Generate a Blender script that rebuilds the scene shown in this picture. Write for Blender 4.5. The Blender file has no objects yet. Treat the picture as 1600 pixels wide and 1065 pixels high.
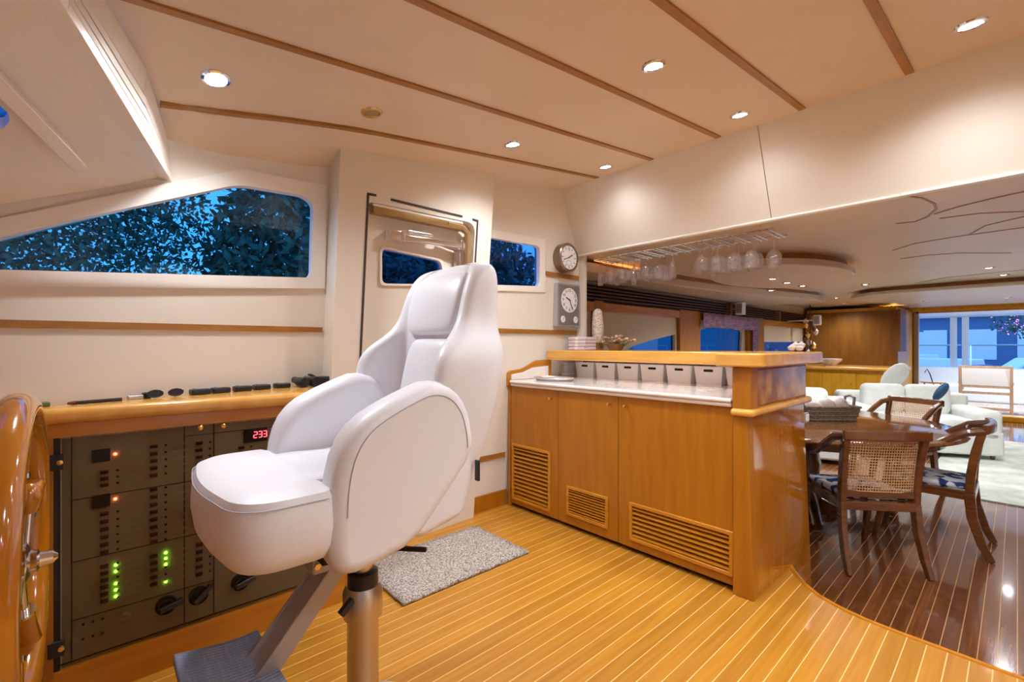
import bpy, bmesh, math, random
from mathutils import Vector, Matrix
from mathutils.geometry import tessellate_polygon
random.seed(7)
sc = bpy.context.scene
COL = sc.collection
PI = math.pi

# ------------------------------------------------------------------ camera
F = 716.0                     # focal length in pixels of a 1600 px wide frame
HOR = 540.0                   # horizon row
CAMZ = 1.2
TH = math.radians(47.8)       # +X runs aft, +Y to the window side
cd = bpy.data.cameras.new('camera')
cam = bpy.data.objects.new('camera', cd); COL.objects.link(cam)
cam.location = (0, 0, CAMZ)
cam.rotation_euler = (PI/2, 0, TH - PI/2)
cd.sensor_width = 36.0
cd.lens = F/1600*36.0
cd.shift_y = (HOR - 532.5)/1600
cd.clip_start = 0.02; cd.clip_end = 300
sc.camera = cam
DV = Vector((math.cos(TH), math.sin(TH), 0)); RV = Vector((math.sin(TH), -math.cos(TH), 0))

# ------------------------------------------------------------------ world, exposure
w = bpy.data.worlds.new('dusk_sky'); sc.world = w; w.use_nodes = True
nt = w.node_tree; nt.nodes.clear()
wo = nt.nodes.new('ShaderNodeOutputWorld'); wb = nt.nodes.new('ShaderNodeBackground')
tc = nt.nodes.new('ShaderNodeTexCoord'); sx = nt.nodes.new('ShaderNodeSeparateXYZ'); wr = nt.nodes.new('ShaderNodeValToRGB')
nt.links.new(tc.outputs['Generated'], sx.inputs[0]); nt.links.new(sx.outputs['Z'], wr.inputs[0])
wr.color_ramp.elements[0].color = (0.26, 0.54, 1.0, 1); wr.color_ramp.elements[1].color = (0.07, 0.26, 0.8, 1)
nt.links.new(wr.outputs[0], wb.inputs[0]); wb.inputs[1].default_value = 1.9
nt.links.new(wb.outputs[0], wo.inputs[0])
vs = sc.view_settings
vs.view_transform = 'Standard'; vs.look = 'None'; vs.gamma = 1.0; vs.use_curve_mapping = False
vs.exposure = 0.40
sc.cycles.max_bounces = 10; sc.cycles.diffuse_bounces = 6; sc.cycles.glossy_bounces = 4
sc.cycles.transparent_max_bounces = 24; sc.cycles.transmission_bounces = 6
LAMP_W = 46.0                 # watts of one wheelhouse downlight
LAMP_COL = (0.93, 0.96, 1.0)

# ------------------------------------------------------------------ ray helpers (turn a measured direction into a point on a known plane)
def rdir(px, py):
    return DV + RV*((px-800)/F) + Vector((0, 0, (HOR-py)/F))
def onX(px, py, X):
    d = rdir(px, py); t = X/d.x; return Vector((0, 0, CAMZ)) + d*t
def onY(px, py, Y):
    d = rdir(px, py); t = Y/d.y; return Vector((0, 0, CAMZ)) + d*t
def onZ(px, py, Z):
    d = rdir(px, py); t = (Z-CAMZ)/d.z; return Vector((0, 0, CAMZ)) + d*t
def onPlane(px, py, p, n):
    d = rdir(px, py); o = Vector((0, 0, CAMZ)); t = (Vector(p)-o).dot(n)/d.dot(n); return o + d*t

# ------------------------------------------------------------------ materials
def newmat(name):
    m = bpy.data.materials.new(name); m.use_nodes = True
    return m, m.node_tree.nodes['Principled BSDF'], m.node_tree
def plain(name, col, rough=0.5, metal=0.0, coat=0.0, emit=None, es=1.0, spec=None, sheen=0):
    m, b, t = newmat(name)
    b.inputs['Base Color'].default_value = (*col, 1); b.inputs['Roughness'].default_value = rough
    b.inputs['Metallic'].default_value = metal; b.inputs['Coat Weight'].default_value = coat
    b.inputs['Coat Roughness'].default_value = 0.08
    if sheen: b.inputs['Sheen Weight'].default_value = sheen
    if spec is not None: b.inputs['Specular IOR Level'].default_value = spec
    if emit: b.inputs['Emission Color'].default_value = (*emit, 1); b.inputs['Emission Strength'].default_value = es
    return m
def noisy(name, c1, c2, scale=(1, 1, 1), nscale=8.0, rough=0.4, detail=6, coat=0.0, bump=0.0, lo=0.35, hi=0.65, rnd=0.0, metal=0.0, kind='noise'):
    m, b, t = newmat(name); N = t.nodes; L = t.links
    tc = N.new('ShaderNodeTexCoord'); mp = N.new('ShaderNodeMapping'); mp.inputs['Scale'].default_value = scale
    L.new(tc.outputs['Object'], mp.inputs[0])
    src = mp.outputs[0]
    if rnd:
        oi = N.new('ShaderNodeObjectInfo'); vm = N.new('ShaderNodeVectorMath'); vm.operation = 'ADD'
        ml = N.new('ShaderNodeMath'); ml.operation = 'MULTIPLY'; ml.inputs[1].default_value = 37.0
        L.new(oi.outputs['Random'], ml.inputs[0]); L.new(src, vm.inputs[0]); L.new(ml.outputs[0], vm.inputs[1]); src = vm.outputs[0]
    if kind == 'noise':
        n = N.new('ShaderNodeTexNoise'); n.inputs['Scale'].default_value = nscale; n.inputs['Detail'].default_value = detail
        out = n.outputs[0]
    else:
        n = N.new('ShaderNodeTexVoronoi'); n.inputs['Scale'].default_value = nscale; out = n.outputs[0]
    L.new(src, n.inputs['Vector'])
    r = N.new('ShaderNodeValToRGB'); r.color_ramp.elements[0].position = lo; r.color_ramp.elements[1].position = hi
    r.color_ramp.elements[0].color = (*c1, 1); r.color_ramp.elements[1].color = (*c2, 1)
    L.new(out, r.inputs[0]); colout = r.outputs[0]
    if rnd:
        hs = N.new('ShaderNodeHueSaturation'); mr = N.new('ShaderNodeMapRange')
        mr.inputs['To Min'].default_value = 1-rnd; mr.inputs['To Max'].default_value = 1+rnd
        L.new(oi.outputs['Random'], mr.inputs[0]); L.new(mr.outputs[0], hs.inputs['Value']); L.new(colout, hs.inputs['Color']); colout = hs.outputs[0]
    L.new(colout, b.inputs['Base Color'])
    b.inputs['Roughness'].default_value = rough; b.inputs['Coat Weight'].default_value = coat; b.inputs['Coat Roughness'].default_value = 0.06
    b.inputs['Metallic'].default_value = metal
    if bump:
        bp = N.new('ShaderNodeBump'); bp.inputs['Strength'].default_value = bump; bp.inputs['Distance'].default_value = 0.01
        L.new(out, bp.inputs['Height']); L.new(bp.outputs[0], b.inputs['Normal'])
    return m
def glassy(name, tint, refl=0.06, rough=0.0, haze=0.0):
    m = bpy.data.materials.new(name); m.use_nodes = True; t = m.node_tree; t.nodes.clear(); N = t.nodes
    o = N.new('ShaderNodeOutputMaterial'); mx = N.new('ShaderNodeMixShader'); tr = N.new('ShaderNodeBsdfTransparent'); gl = N.new('ShaderNodeBsdfGlossy')
    lf = N.new('ShaderNodeLayerWeight'); lf.inputs['Blend'].default_value = 0.5
    lw = N.new('ShaderNodeMath'); lw.operation = 'POWER'; lw.inputs[1].default_value = 4.0; t.links.new(lf.outputs['Facing'], lw.inputs[0])
    mm = N.new('ShaderNodeMath'); mm.operation = 'MULTIPLY_ADD'; mm.inputs[1].default_value = 0.55; mm.inputs[2].default_value = refl
    tr.inputs[0].default_value = (*tint, 1); gl.inputs['Roughness'].default_value = rough
    t.links.new(lw.outputs[0], mm.inputs[0]); t.links.new(mm.outputs[0], mx.inputs[0])
    base = tr.outputs[0]
    if haze:
        df = N.new('ShaderNodeBsdfTranslucent'); df.inputs[0].default_value = (0.95, 0.93, 0.95, 1); m2 = N.new('ShaderNodeMixShader'); m2.inputs[0].default_value = haze
        t.links.new(tr.outputs[0], m2.inputs[1]); t.links.new(df.outputs[0], m2.inputs[2]); base = m2.outputs[0]
    t.links.new(base, mx.inputs[1]); t.links.new(gl.outputs[0], mx.inputs[2]); t.links.new(mx.outputs[0], o.inputs[0])
    return m
def emitm(name, col, s): 
    return plain(name, (0.8, 0.8, 0.8), 0.5, emit=col, es=s)

M = {}
M['cream'] = plain('cream_vinyl', (0.76, 0.71, 0.63), 0.45)
M['ceil'] = noisy('cream_ceiling', (0.70, 0.57, 0.44), (0.74, 0.61, 0.48), (1, 1, 1), 2.0, 0.5)
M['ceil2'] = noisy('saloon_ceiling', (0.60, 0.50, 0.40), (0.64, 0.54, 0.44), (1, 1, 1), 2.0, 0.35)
M['frame'] = plain('cream_frame', (0.82, 0.79, 0.74), 0.35)
M['wood'] = noisy('orange_wood', (0.36, 0.125, 0.002), (0.42, 0.155, 0.004), (9, 9, 0.9), 3.0, 0.42, coat=0.10)
M['woodh'] = noisy('orange_wood_long', (0.46, 0.165, 0.006), (0.53, 0.21, 0.014), (0.9, 9, 9), 3.0, 0.26, coat=0.4)
M['woody'] = noisy('orange_wood_athwart', (0.48, 0.18, 0.008), (0.56, 0.23, 0.016), (9, 0.9, 9), 3.0, 0.26, coat=0.4)
M['honey'] = noisy('honey_wood', (0.64, 0.30, 0.05), (0.74, 0.38, 0.08), (6, 1, 6), 3.0, 0.25, coat=0.4)
M['batten'] = noisy('batten_wood', (0.31, 0.13, 0.02), (0.40, 0.18, 0.035), (1, 12, 12), 3.0, 0.4)
M['gloss'] = noisy('lacquered_wood', (0.42, 0.14, 0.004), (0.48, 0.175, 0.008), (6, 6, 0.6), 3.0, 0.12, coat=1.0)
M['burl'] = noisy('burl_wood', (0.26, 0.08, 0.015), (0.60, 0.28, 0.08), (1, 1, 1), 9.0, 0.25, detail=9, coat=0.3, lo=0.38, hi=0.62)
M['plank'] = noisy('floor_plank', (0.42, 0.168, 0.011), (0.50, 0.225, 0.022), (0.7, 14, 1), 4.0, 0.36, coat=0.06, rnd=0.09)
M['plank2'] = noisy('dark_floor_plank', (0.135, 0.042, 0.012), (0.22, 0.075, 0.02), (0.7, 14, 1), 4.0, 0.16, coat=0.8, rnd=0.16)
M['holly'] = plain('pale_seam', (0.78, 0.52, 0.20), 0.35)
M['seam2'] = plain('seam_saloon', (0.55, 0.32, 0.12), 0.3, coat=0.5)
M['leather'] = noisy('white_leather', (0.76, 0.77, 0.82), (0.80, 0.81, 0.86), (1, 1, 1), 220, 0.42, bump=0.02)
M['stitch'] = plain('stitch_thread', (0.45, 0.44, 0.48), 0.7)
M['doorseal'] = plain('dark_gasket', (0.05, 0.03, 0.025), 0.6)  # dark gasket strips round the side door
M['chrome'] = plain('chrome', (0.80, 0.80, 0.83), 0.1, 1.0)
M['steel'] = plain('satin_steel', (0.62, 0.56, 0.53), 0.32, 1.0)
M['alu'] = plain('grey_aluminium', (0.42, 0.40, 0.42), 0.45, 0.4)
M['brass'] = plain('brass', (0.80, 0.55, 0.20), 0.22, 1.0)
M['black'] = plain('black_plastic', (0.012, 0.012, 0.016), 0.35)
M['rubber'] = noisy('grey_blue_rubber', (0.20, 0.24, 0.34), (0.27, 0.31, 0.42), (60, 2, 2), 3, 0.7)
M['paneldark'] = plain('panel_grey', (0.55, 0.52, 0.43), 0.5)
M['panelline'] = plain('panel_line', (0.035, 0.03, 0.025), 0.6)
M['panelpale'] = plain('panel_label', (0.60, 0.56, 0.48), 0.6)
M['maroon'] = plain('breaker_maroon', (0.16, 0.025, 0.03), 0.35)
M['smoke'] = glassy('smoked_acrylic', (0.74, 0.70, 0.64), 0.01)
M['ledg'] = emitm('led_green', (0.25, 1.0, 0.05), 9)
M['ledr'] = emitm('led_red', (1.0, 0.16, 0.08), 9)
M['seg'] = emitm('digit_red', (1.0, 0.06, 0.1), 7)
M['marble'] = noisy('cream_marble', (0.80, 0.72, 0.66), (0.88, 0.83, 0.79), (1, 1, 1), 5, 0.14, detail=9, coat=0.5)
M['bin'] = plain('white_plastic', (0.86, 0.86, 0.88), 0.4)
M['dark'] = plain('shadow_dark', (0.02, 0.015, 0.012), 0.8)
M['mat'] = noisy('grey_mat', (0.16, 0.13, 0.11), (0.62, 0.56, 0.50), (1, 1, 1), 110, 0.95, bump=0.8, lo=0.36, hi=0.62)
M['lampon'] = emitm('lamp_lit', (1.0, 0.97, 0.95), 30)
M['lampoff'] = plain('lamp_unlit', (0.45, 0.33, 0.16), 0.25, 0.6)
M['glass'] = glassy('clear_glass', (0.93, 0.93, 0.95), 0.05)
M['wine'] = glassy('wine_glass', (0.975, 0.97, 0.98), 0.10, 0.05, 0.17)  # white haze mixed in to stand for sparkle on the glasses
M['pane'] = glassy('blue_window_glass', (0.34, 0.70, 0.82), 0.035)
M['pane2'] = glassy('blue_side_glass', (0.26, 0.56, 0.85), 0.02)
M['pane3'] = glassy('saloon_window_glass', (0.08, 0.22, 0.34), 0.02)
M['paneclear'] = glassy('door_glass', (0.85, 0.92, 1.0), 0.02)
M['cherry'] = noisy('dark_cherry', (0.11, 0.034, 0.010), (0.17, 0.056, 0.015), (3, 3, 14), 3.0, 0.25, coat=0.6)
M['tabletop'] = noisy('table_cherry', (0.20, 0.07, 0.018), (0.30, 0.115, 0.03), (1.2, 14, 3), 3.0, 0.13, coat=1.0)
M['cane'] = noisy('cane_straw', (0.48, 0.26, 0.11), (0.62, 0.37, 0.17), (1, 1, 1), 60, 0.6)
M['batik'] = noisy('blue_white_fabric', (0.018, 0.045, 0.20), (0.80, 0.84, 0.92), (1, 1, 1), 13, 0.8, detail=1.2, lo=0.43, hi=0.49)
M['wicker'] = noisy('grey_wicker', (0.16, 0.12, 0.09), (0.34, 0.27, 0.21), (1, 1, 1), 70, 0.8)
M['cloth'] = noisy('cream_cloth', (0.55, 0.47, 0.45), (0.80, 0.73, 0.68), (1, 1, 1), 14, 0.9)
M['sofa'] = noisy('white_sofa', (0.76, 0.80, 0.76), (0.84, 0.87, 0.84), (1, 1, 1), 9, 0.8)
M['pillowblue'] = plain('navy_fabric', (0.02, 0.09, 0.19), 0.8)
M['walnut'] = noisy('brown_panel', (0.16, 0.062, 0.008), (0.21, 0.085, 0.012), (6, 6, 0.7), 3, 0.3)
M['amber'] = noisy('amber_wood', (0.62, 0.31, 0.012), (0.72, 0.39, 0.02), (6, 6, 0.7), 3, 0.3)
M['rug'] = noisy('pale_rug', (0.42, 0.47, 0.42), (0.72, 0.74, 0.66), (1, 1, 1), 3.5, 0.95, detail=8)
M['blind'] = plain('cream_blind', (0.70, 0.66, 0.55), 0.8)
M['curtain'] = noisy('violet_valance', (0.22, 0.18, 0.45), (0.55, 0.34, 0.44), (4, 4, 12), 2.5, 0.8)
M['ventwood'] = plain('vent_brown', (0.17, 0.08, 0.05), 0.35)
M['white'] = plain('white_paint', (0.85, 0.85, 0.85), 0.4)
M['silver'] = plain('clock_silver', (0.55, 0.53, 0.54), 0.3, 0.7)
M['bronze'] = plain('clock_bronze', (0.28, 0.22, 0.16), 0.3, 0.8)
M['dial'] = plain('clock_dial', (0.83, 0.84, 0.88), 0.4)
M['ink'] = plain('clock_ink', (0.03, 0.03, 0.035), 0.5)
M['lilac'] = plain('lilac_paper', (0.72, 0.60, 0.68), 0.8)
M['beads'] = noisy('beaded_shell', (0.42, 0.30, 0.24), (0.90, 0.82, 0.74), (1, 1, 1), 90, 0.6, kind='voronoi', lo=0.2, hi=0.6)
M['flower'] = noisy('dried_flower', (0.25, 0.08, 0.05), (0.80, 0.66, 0.45), (1, 1, 1), 60, 0.8)
M['green'] = plain('stem_green', (0.12, 0.16, 0.06), 0.8)
M['coveglow'] = emitm('cove_strip', (1.0, 0.36, 0.06), 1.0)
M['leaf'] = noisy('tree_leaf', (0.03, 0.08, 0.06), (0.08, 0.16, 0.10), (1, 1, 1), 6, 0.8)
M['bark'] = plain('tree_bark', (0.04, 0.03, 0.025), 0.9)
M['pinkleaf'] = emitm('pink_festive_lights', (1.0, 0.18, 0.5), 1.2)
M['quay'] = noisy('quay_ground', (0.10, 0.10, 0.11), (0.16, 0.16, 0.17), (1, 1, 1), 2, 0.9)
M['water'] = plain('harbour_water', (0.01, 0.04, 0.09), 0.08)
M['teakpale'] = noisy('pale_teak', (0.50, 0.32, 0.20), (0.62, 0.42, 0.28), (6, 6, 1), 3, 0.6)
M['boatwhite'] = plain('boat_white', (0.75, 0.80, 0.88), 0.3)
M['boatblue'] = plain('boat_navy', (0.03, 0.10, 0.35), 0.25)
M['deckteak'] = noisy('deck_teak', (0.45, 0.38, 0.32), (0.6, 0.52, 0.45), (1, 10, 1), 3, 0.7)

# ------------------------------------------------------------------ mesh builder
class MB:
    def __init__(s): s.v = []; s.f = []
    def add(s, vs, fs):
        o = len(s.v); s.v += [Vector(p) for p in vs]; s.f += [tuple(o+i for i in f) for f in fs]; return s
    def box(s, x0, x1, y0, y1, z0, z1):
        return s.add([(x0,y0,z0),(x1,y0,z0),(x1,y1,z0),(x0,y1,z0),(x0,y0,z1),(x1,y0,z1),(x1,y1,z1),(x0,y1,z1)],
                     [(0,3,2,1),(4,5,6,7),(0,1,5,4),(1,2,6,5),(2,3,7,6),(3,0,4,7)])
    def hexa(s, a, b):          # two quads (lists of 4 points), a = one end, b = the other
        return s.add(list(a)+list(b), [(0,3,2,1),(4,5,6,7),(0,1,5,4),(1,2,6,5),(2,3,7,6),(3,0,4,7)])
    def bar(s, p, q, w, h, up=(0,0,1)):
        p = Vector(p); q = Vector(q); d = (q-p).normalized(); up = Vector(up)
        if abs(d.dot(up)) > 0.98: up = Vector((1,0,0))
        sd = d.cross(up).normalized(); u2 = sd.cross(d)
        c = lambda o: [o-sd*w/2-u2*h/2, o+sd*w/2-u2*h/2, o+sd*w/2+u2*h/2, o-sd*w/2+u2*h/2]
        return s.hexa(c(p), c(q))
    def tube(s, pts, r, n=10, close=False, caps=True):
        pts = [Vector(p) for p in pts]; m = len(pts); rs = r if isinstance(r, (list, tuple)) else [r]*m
        o = len(s.v); prev = None
        for i, p in enumerate(pts):
            if close: t = pts[(i+1) % m]-pts[i-1]
            else: t = pts[min(i+1, m-1)]-pts[max(i-1, 0)]
            t.normalize()
            if prev is None:
                a = Vector((0,0,1)) if abs(t.z) < 0.9 else Vector((1,0,0)); nrm = t.cross(a).normalized()
            else:
                nrm = (prev-t*prev.dot(t)); nrm.normalize()
            prev = nrm; b = t.cross(nrm)
            for k in range(n):
                a = 2*PI*k/n; s.v.append(p+(nrm*math.cos(a)+b*math.sin(a))*rs[i])
        for i in range(m if close else m-1):
            j = (i+1) % m
            for k in range(n):
                l = (k+1) % n; s.f.append((o+i*n+k, o+i*n+l, o+j*n+l, o+j*n+k))
        if caps and not close:
            s.f.append(tuple(o+k for k in reversed(range(n)))); s.f.append(tuple(o+(m-1)*n+k for k in range(n)))
        return s
    def sweep(s, pts, w, h, up=(0,0,1), close=False):
        pts = [Vector(p) for p in pts]; m = len(pts); up = Vector(up); o = len(s.v)
        ws_ = w if isinstance(w, (list, tuple)) else [w]*m; hs_ = h if isinstance(h, (list, tuple)) else [h]*m
        for i, p in enumerate(pts):
            t = (pts[min(i+1, m-1)]-pts[max(i-1, 0)]).normalized(); sd = t.cross(up).normalized(); u2 = sd.cross(t)
            a, b_ = sd*ws_[i]/2, u2*hs_[i]/2; s.v += [p-a-b_, p+a-b_, p+a+b_, p-a+b_]
        for i in range(m-1):
            for k in range(4):
                l = (k+1) % 4; s.f.append((o+i*4+k, o+i*4+l, o+i*4+4+l, o+i*4+4+k))
        s.f.append((o+3, o+2, o+1, o)); e = o+(m-1)*4; s.f.append((e, e+1, e+2, e+3))
        return s
    def lathe(s, prof, n=24, c=(0,0,0), axis='z'):   # prof: (radius, height)
        o = len(s.v); c = Vector(c)
        for (r, h) in prof:
            for k in range(n):
                a = 2*PI*k/n; ca, sa = r*math.cos(a), r*math.sin(a)
                p = {'z': (ca, sa, h), 'x': (h, ca, sa), 'y': (ca, h, -sa)}[axis]
                s.v.append(c+Vector(p))
        for i in range(len(prof)-1):
            for k in range(n):
                l = (k+1) % n; s.f.append((o+i*n+k, o+i*n+l, o+(i+1)*n+l, o+(i+1)*n+k))
        if prof[0][0] > 1e-6: s.f.append(tuple(o+k for k in reversed(range(n))))
        if prof[-1][0] > 1e-6: s.f.append(tuple(o+(len(prof)-1)*n+k for k in range(n)))
        return s
    def prism(s, poly, fn, w0, w1):      # poly: 2-D outline, fn(u, v, w) -> 3-D
        n = len(poly); o = len(s.v)
        s.v += [Vector(fn(u, v, w0)) for u, v in poly]+[Vector(fn(u, v, w1)) for u, v in poly]
        s.f += [tuple(o+i for i in reversed(range(n))), tuple(o+n+i for i in range(n))]
        for i in range(n):
            j = (i+1) % n; s.f.append((o+i, o+j, o+n+j, o+n+i))
        return s
    def plate(s, outer, holes, fn, w0, w1):   # slab with holes
        loops = [outer]+holes; flat = [p for l in loops for p in l]; n = len(flat); o = len(s.v)
        tris = tessellate_polygon([[Vector((p[0], p[1], 0)) for p in l] for l in loops])
        s.v += [Vector(fn(u, v, w0)) for u, v in flat]+[Vector(fn(u, v, w1)) for u, v in flat]
        for t in tris:
            s.f.append(tuple(o+i for i in t)); s.f.append(tuple(o+n+i for i in reversed(t)))
        b = o
        for l in loops:
            k = len(l)
            for i in range(k):
                j = (i+1) % k; s.f.append((b+i, b+j, b+n+j, b+n+i))
            b += k
        return s
    def grid(s, rows, cols, fn):
        o = len(s.v)
        for i in range(rows+1):
            for j in range(cols+1): s.v.append(Vector(fn(i/rows, j/cols)))
        for i in range(rows):
            for j in range(cols):
                a = o+i*(cols+1)+j; s.f.append((a, a+1, a+cols+2, a+cols+1))
        return s
    def build(s, name, mat, parent=None, label=None, cat=None, group=None, kind=None, smooth=False, bevel=0, sub=0, world=True, solid=0, seg=2):
        me = bpy.data.meshes.new(name)
        off = Vector((0, 0, 0))
        if world:
            if parent is not None: off = Vector(parent.get('base', (0, 0, 0)))
            else:
                xs = [p.x for p in s.v]; ys = [p.y for p in s.v]; zs = [p.z for p in s.v]
                off = Vector(((min(xs)+max(xs))/2, (min(ys)+max(ys))/2, min(zs)))
        me.from_pydata([tuple(p-off) for p in s.v], [], s.f); me.update()
        bm = bmesh.new(); bm.from_mesh(me); bmesh.ops.recalc_face_normals(bm, faces=bm.faces); bm.to_mesh(me); bm.free()
        me.materials.append(M[mat] if isinstance(mat, str) else mat)
        if smooth:
            for p in me.polygons: p.use_smooth = True
            if not sub: 
                try: me.set_sharp_from_angle(angle=math.radians(40))
                except Exception: pass
        o = bpy.data.objects.new(name, me); COL.objects.link(o)
        if parent is not None: o.parent = parent; o['base'] = tuple(off)
        else:
            o.location = off; o['base'] = tuple(off)
        tag(o, label, cat, group, kind)
        if solid:
            md = o.modifiers.new('solid', 'SOLIDIFY'); md.thickness = solid; md.offset = 0
        if bevel:
            md = o.modifiers.new('bevel', 'BEVEL'); md.width = bevel; md.segments = seg; md.limit_method = 'ANGLE'; md.angle_limit = math.radians(40)
            for p in me.polygons: p.use_smooth = True
            wn = o.modifiers.new('wn', 'WEIGHTED_NORMAL'); wn.keep_sharp = False
        if sub:
            md = o.modifiers.new('sub', 'SUBSURF'); md.levels = sub; md.render_levels = sub
        return o
def tag(o, label=None, cat=None, group=None, kind=None):
    if label: o['label'] = label
    if cat: o['category'] = cat
    if group: o['group'] = group
    if kind: o['kind'] = kind
    return o
def thing(name, loc=(0,0,0), label=None, cat=None, group=None, kind=None, rz=0, local=False):
    o = bpy.data.objects.new(name, None); COL.objects.link(o); o.location = loc; o.rotation_euler = (0, 0, rz)
    o.empty_display_size = 0.1
    o['base'] = (0, 0, 0) if local else tuple(loc)
    return tag(o, label, cat, group, kind)
def copytree(o, parent=None):
    c = o.copy(); COL.objects.link(c)
    if parent is not None: c.parent = parent
    for ch in list(o.children): copytree(ch, c)
    return c
def rounded(pts, r, n=5):
    """round the corners of a 2-D polygon; r: one radius or one per corner"""
    out = []; m = len(pts)
    for i in range(m):
        rr = r[i] if isinstance(r, (list, tuple)) else r
        p = Vector(pts[i]); a = Vector(pts[i-1]); b = Vector(pts[(i+1) % m])
        if rr <= 0: out.append(tuple(p)); continue
        da = (a-p); db = (b-p); rr = min(rr, da.length*0.49, db.length*0.49)
        A = p+da.normalized()*rr; B = p+db.normalized()*rr
        for k in range(n+1):
            t = k/n; out.append(tuple(A*(1-t)**2+p*2*t*(1-t)+B*t*t))
    return out
def ellipse(cx, cy, a, b, n=40, a0=0, a1=2*PI):
    return [(cx+a*math.cos(a0+(a1-a0)*k/n), cy+b*math.sin(a0+(a1-a0)*k/n)) for k in range(n)]
FLAT = lambda u, v, w: (u, v, w)

# ================================================================== THE SETTING
ZS = -0.20                                    # saloon floor level
def interp(tab, x):
    if x <= tab[0][0]: return tab[0][1]
    for (a, b), (c, d) in zip(tab, tab[1:]):
        if x <= c: return b+(d-b)*(x-a)/(c-a)
    return tab[-1][1]
EDGE = [(-0.2, 2.478), (0.0, 2.478), (0.2, 2.486), (0.34, 2.49), (0.44, 2.50), (0.54, 2.525), (0.64, 2.575), (0.73, 2.655), (0.80, 2.755), (0.86, 2.86)]
xe = lambda y: interp(EDGE, y)
# --- wheelhouse floor: base + planks + nosing
ys = [-2.55+0.05*i for i in range(104)]
b = MB(); poly = [(-1.65, -2.55)]+[(xe(y)-0.012, y) for y in ys]+[(-1.65, 2.6)]
b.prism(poly, FLAT, -0.03, -0.0006)
floor = b.build('floor', 'holly', kind='structure')
PW = 0.061
k0 = int(-1.6/PW); k1 = int(2.6/PW)
for k in range(k0, k1+1):
    y0 = k*PW; a, c = y0+0.0019, y0+PW-0.0019
    m = MB(); x1, x2 = xe(a)-0.012, xe(c)-0.012
    m.hexa([(-1.6, a, -0.02), (-1.6, c, -0.02), (-1.6, c, 0), (-1.6, a, 0)], [(x1, a, -0.02), (x2, c, -0.02), (x2, c, 0), (x1, a, 0)])
    m.build('plank', 'plank', floor)
nose = [(xe(y)-0.004, y, -0.004) for y in [-2.4, -1.5, -0.6]+[i*0.04-0.2 for i in range(27)]]
MB().tube(nose, 0.013, 8).build('nosing', 'woodh', floor, smooth=True)
m = MB(); yr = [-2.5, -1.2]+[i*0.05-0.2 for i in range(22)]
for y1, y2 in zip(yr, yr[1:]):
    m.hexa([(xe(y1)-0.03, y1, ZS), (xe(y1)-0.012, y1, ZS), (xe(y1)-0.012, y1, -0.01), (xe(y1)-0.03, y1, -0.01)],
           [(xe(y2)-0.03, y2, ZS), (xe(y2)-0.012, y2, ZS), (xe(y2)-0.012, y2, -0.01), (xe(y2)-0.03, y2, -0.01)])
m.build('riser', 'walnut', floor)
# --- saloon floor
floor2 = MB().box(2.2, 12.5, -2.9, 2.95, ZS-0.04, ZS-0.0006).build('floor', 'seam2', kind='structure')
pm = None
for k in range(-27, 48):
    y0 = k*PW
    if pm is None:
        o = MB().box(2.25, 12.45, 0.0018, PW-0.0018, -0.02, 0).build('plank', 'plank2', floor2, world=False); pm = o
    else:
        o = pm.copy(); COL.objects.link(o); o.parent = floor2
    o.location = Vector((0, y0, ZS))-Vector(floor2['base'])
# --- wheelhouse ceiling
def zc(x, y):
    y = abs(y)
    return 2.46+0.107*(x-2.75)-max(0, y-1.65)**3*interp([(-0.7, 1.3), (-0.2, 1.1), (0.25, 0.89), (0.6, 0.52), (0.93, 0.27), (2.0, 0.10), (2.8, 0.0)], x)
XH = lambda y: -0.60+0.362*abs(y)
def cg(i, j):
    y = -2.62+5.36*j; x0 = XH(y)-0.02; x = x0+(2.83-x0)*i
    if x < 0.93: y = min(y, 2.275+0.28*x-0.1+0.03)
    return (x, y, zc(x, y))
def cg2(i, j):
    p = cg(i, j); return (p[0], p[1], p[2]+0.05)
m = MB().grid(24, 56, cg); m.grid(24, 56, cg2)
ceiling = m.build('ceiling', 'ceil', kind='structure', smooth=True)
for yb in (-2.30, -1.86, -1.42, -0.98, -0.54, -0.10, 0.335, 0.77, 1.215, 1.665, 2.12):
    m = MB(); n = 12; x0 = XH(yb)+0.005; x1 = 2.785
    for i in range(n):
        a = x0+(x1-x0)*i/n; c = x0+(x1-x0)*(i+1)/n
        q = lambda x: [(x, yb-0.0155, zc(x, yb)-0.008), (x, yb+0.0155, zc(x, yb)-0.008), (x, yb+0.0155, zc(x, yb)+0.01), (x, yb-0.0155, zc(x, yb)+0.01)]
        m.hexa(q(a), q(c))
    m.build('batten', 'batten', ceiling)
# --- forward header with blind tracks, windscreen panel
def zw(x, y): return 1.857+(x-0.21)*0.533-(abs(y)-2.3)*0.3725
head = thing('trim_1', (0.0, 0.0, 2.0), 'cream stepped header rail along the front edge of the ceiling', kind='structure')
for s in (1, -1):
    for k, (f0, f1, out, mt) in enumerate([(0.0, 0.34, 0.006, 'cream'), (0.40, 0.50, 0.016, 'cream'), (0.56, 0.66, 0.022, 'cream'), (0.72, 0.80, 0.028, 'cream'), (0.86, 1.0, 0.036, 'frame'), (0.05, 0.95, -0.012, 'alu')]):
        def q(y):
            tx, tz = XH(y), zc(XH(y), y)+0.004; bx = XH(y)-0.03; bz = zw(bx, y)-0.012
            P = lambda f, o: (tx+(bx-tx)*f+o, s*y, tz+(bz-tz)*f)
            return [P(f0, -0.03), P(f0, out), P(f1, out), P(f1, -0.03)]
        m = MB(); yy = [0, 0.8, 1.5, 2.0, 2.34]
        for a, c in zip(yy, yy[1:]): m.hexa(q(a), q(c))
        m.build('track_rail', mt, head, bevel=0.004)
NP = Vector((0.533, -0.3725, -1.0)); PP = Vector((0.21, 2.3, 1.857))
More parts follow.
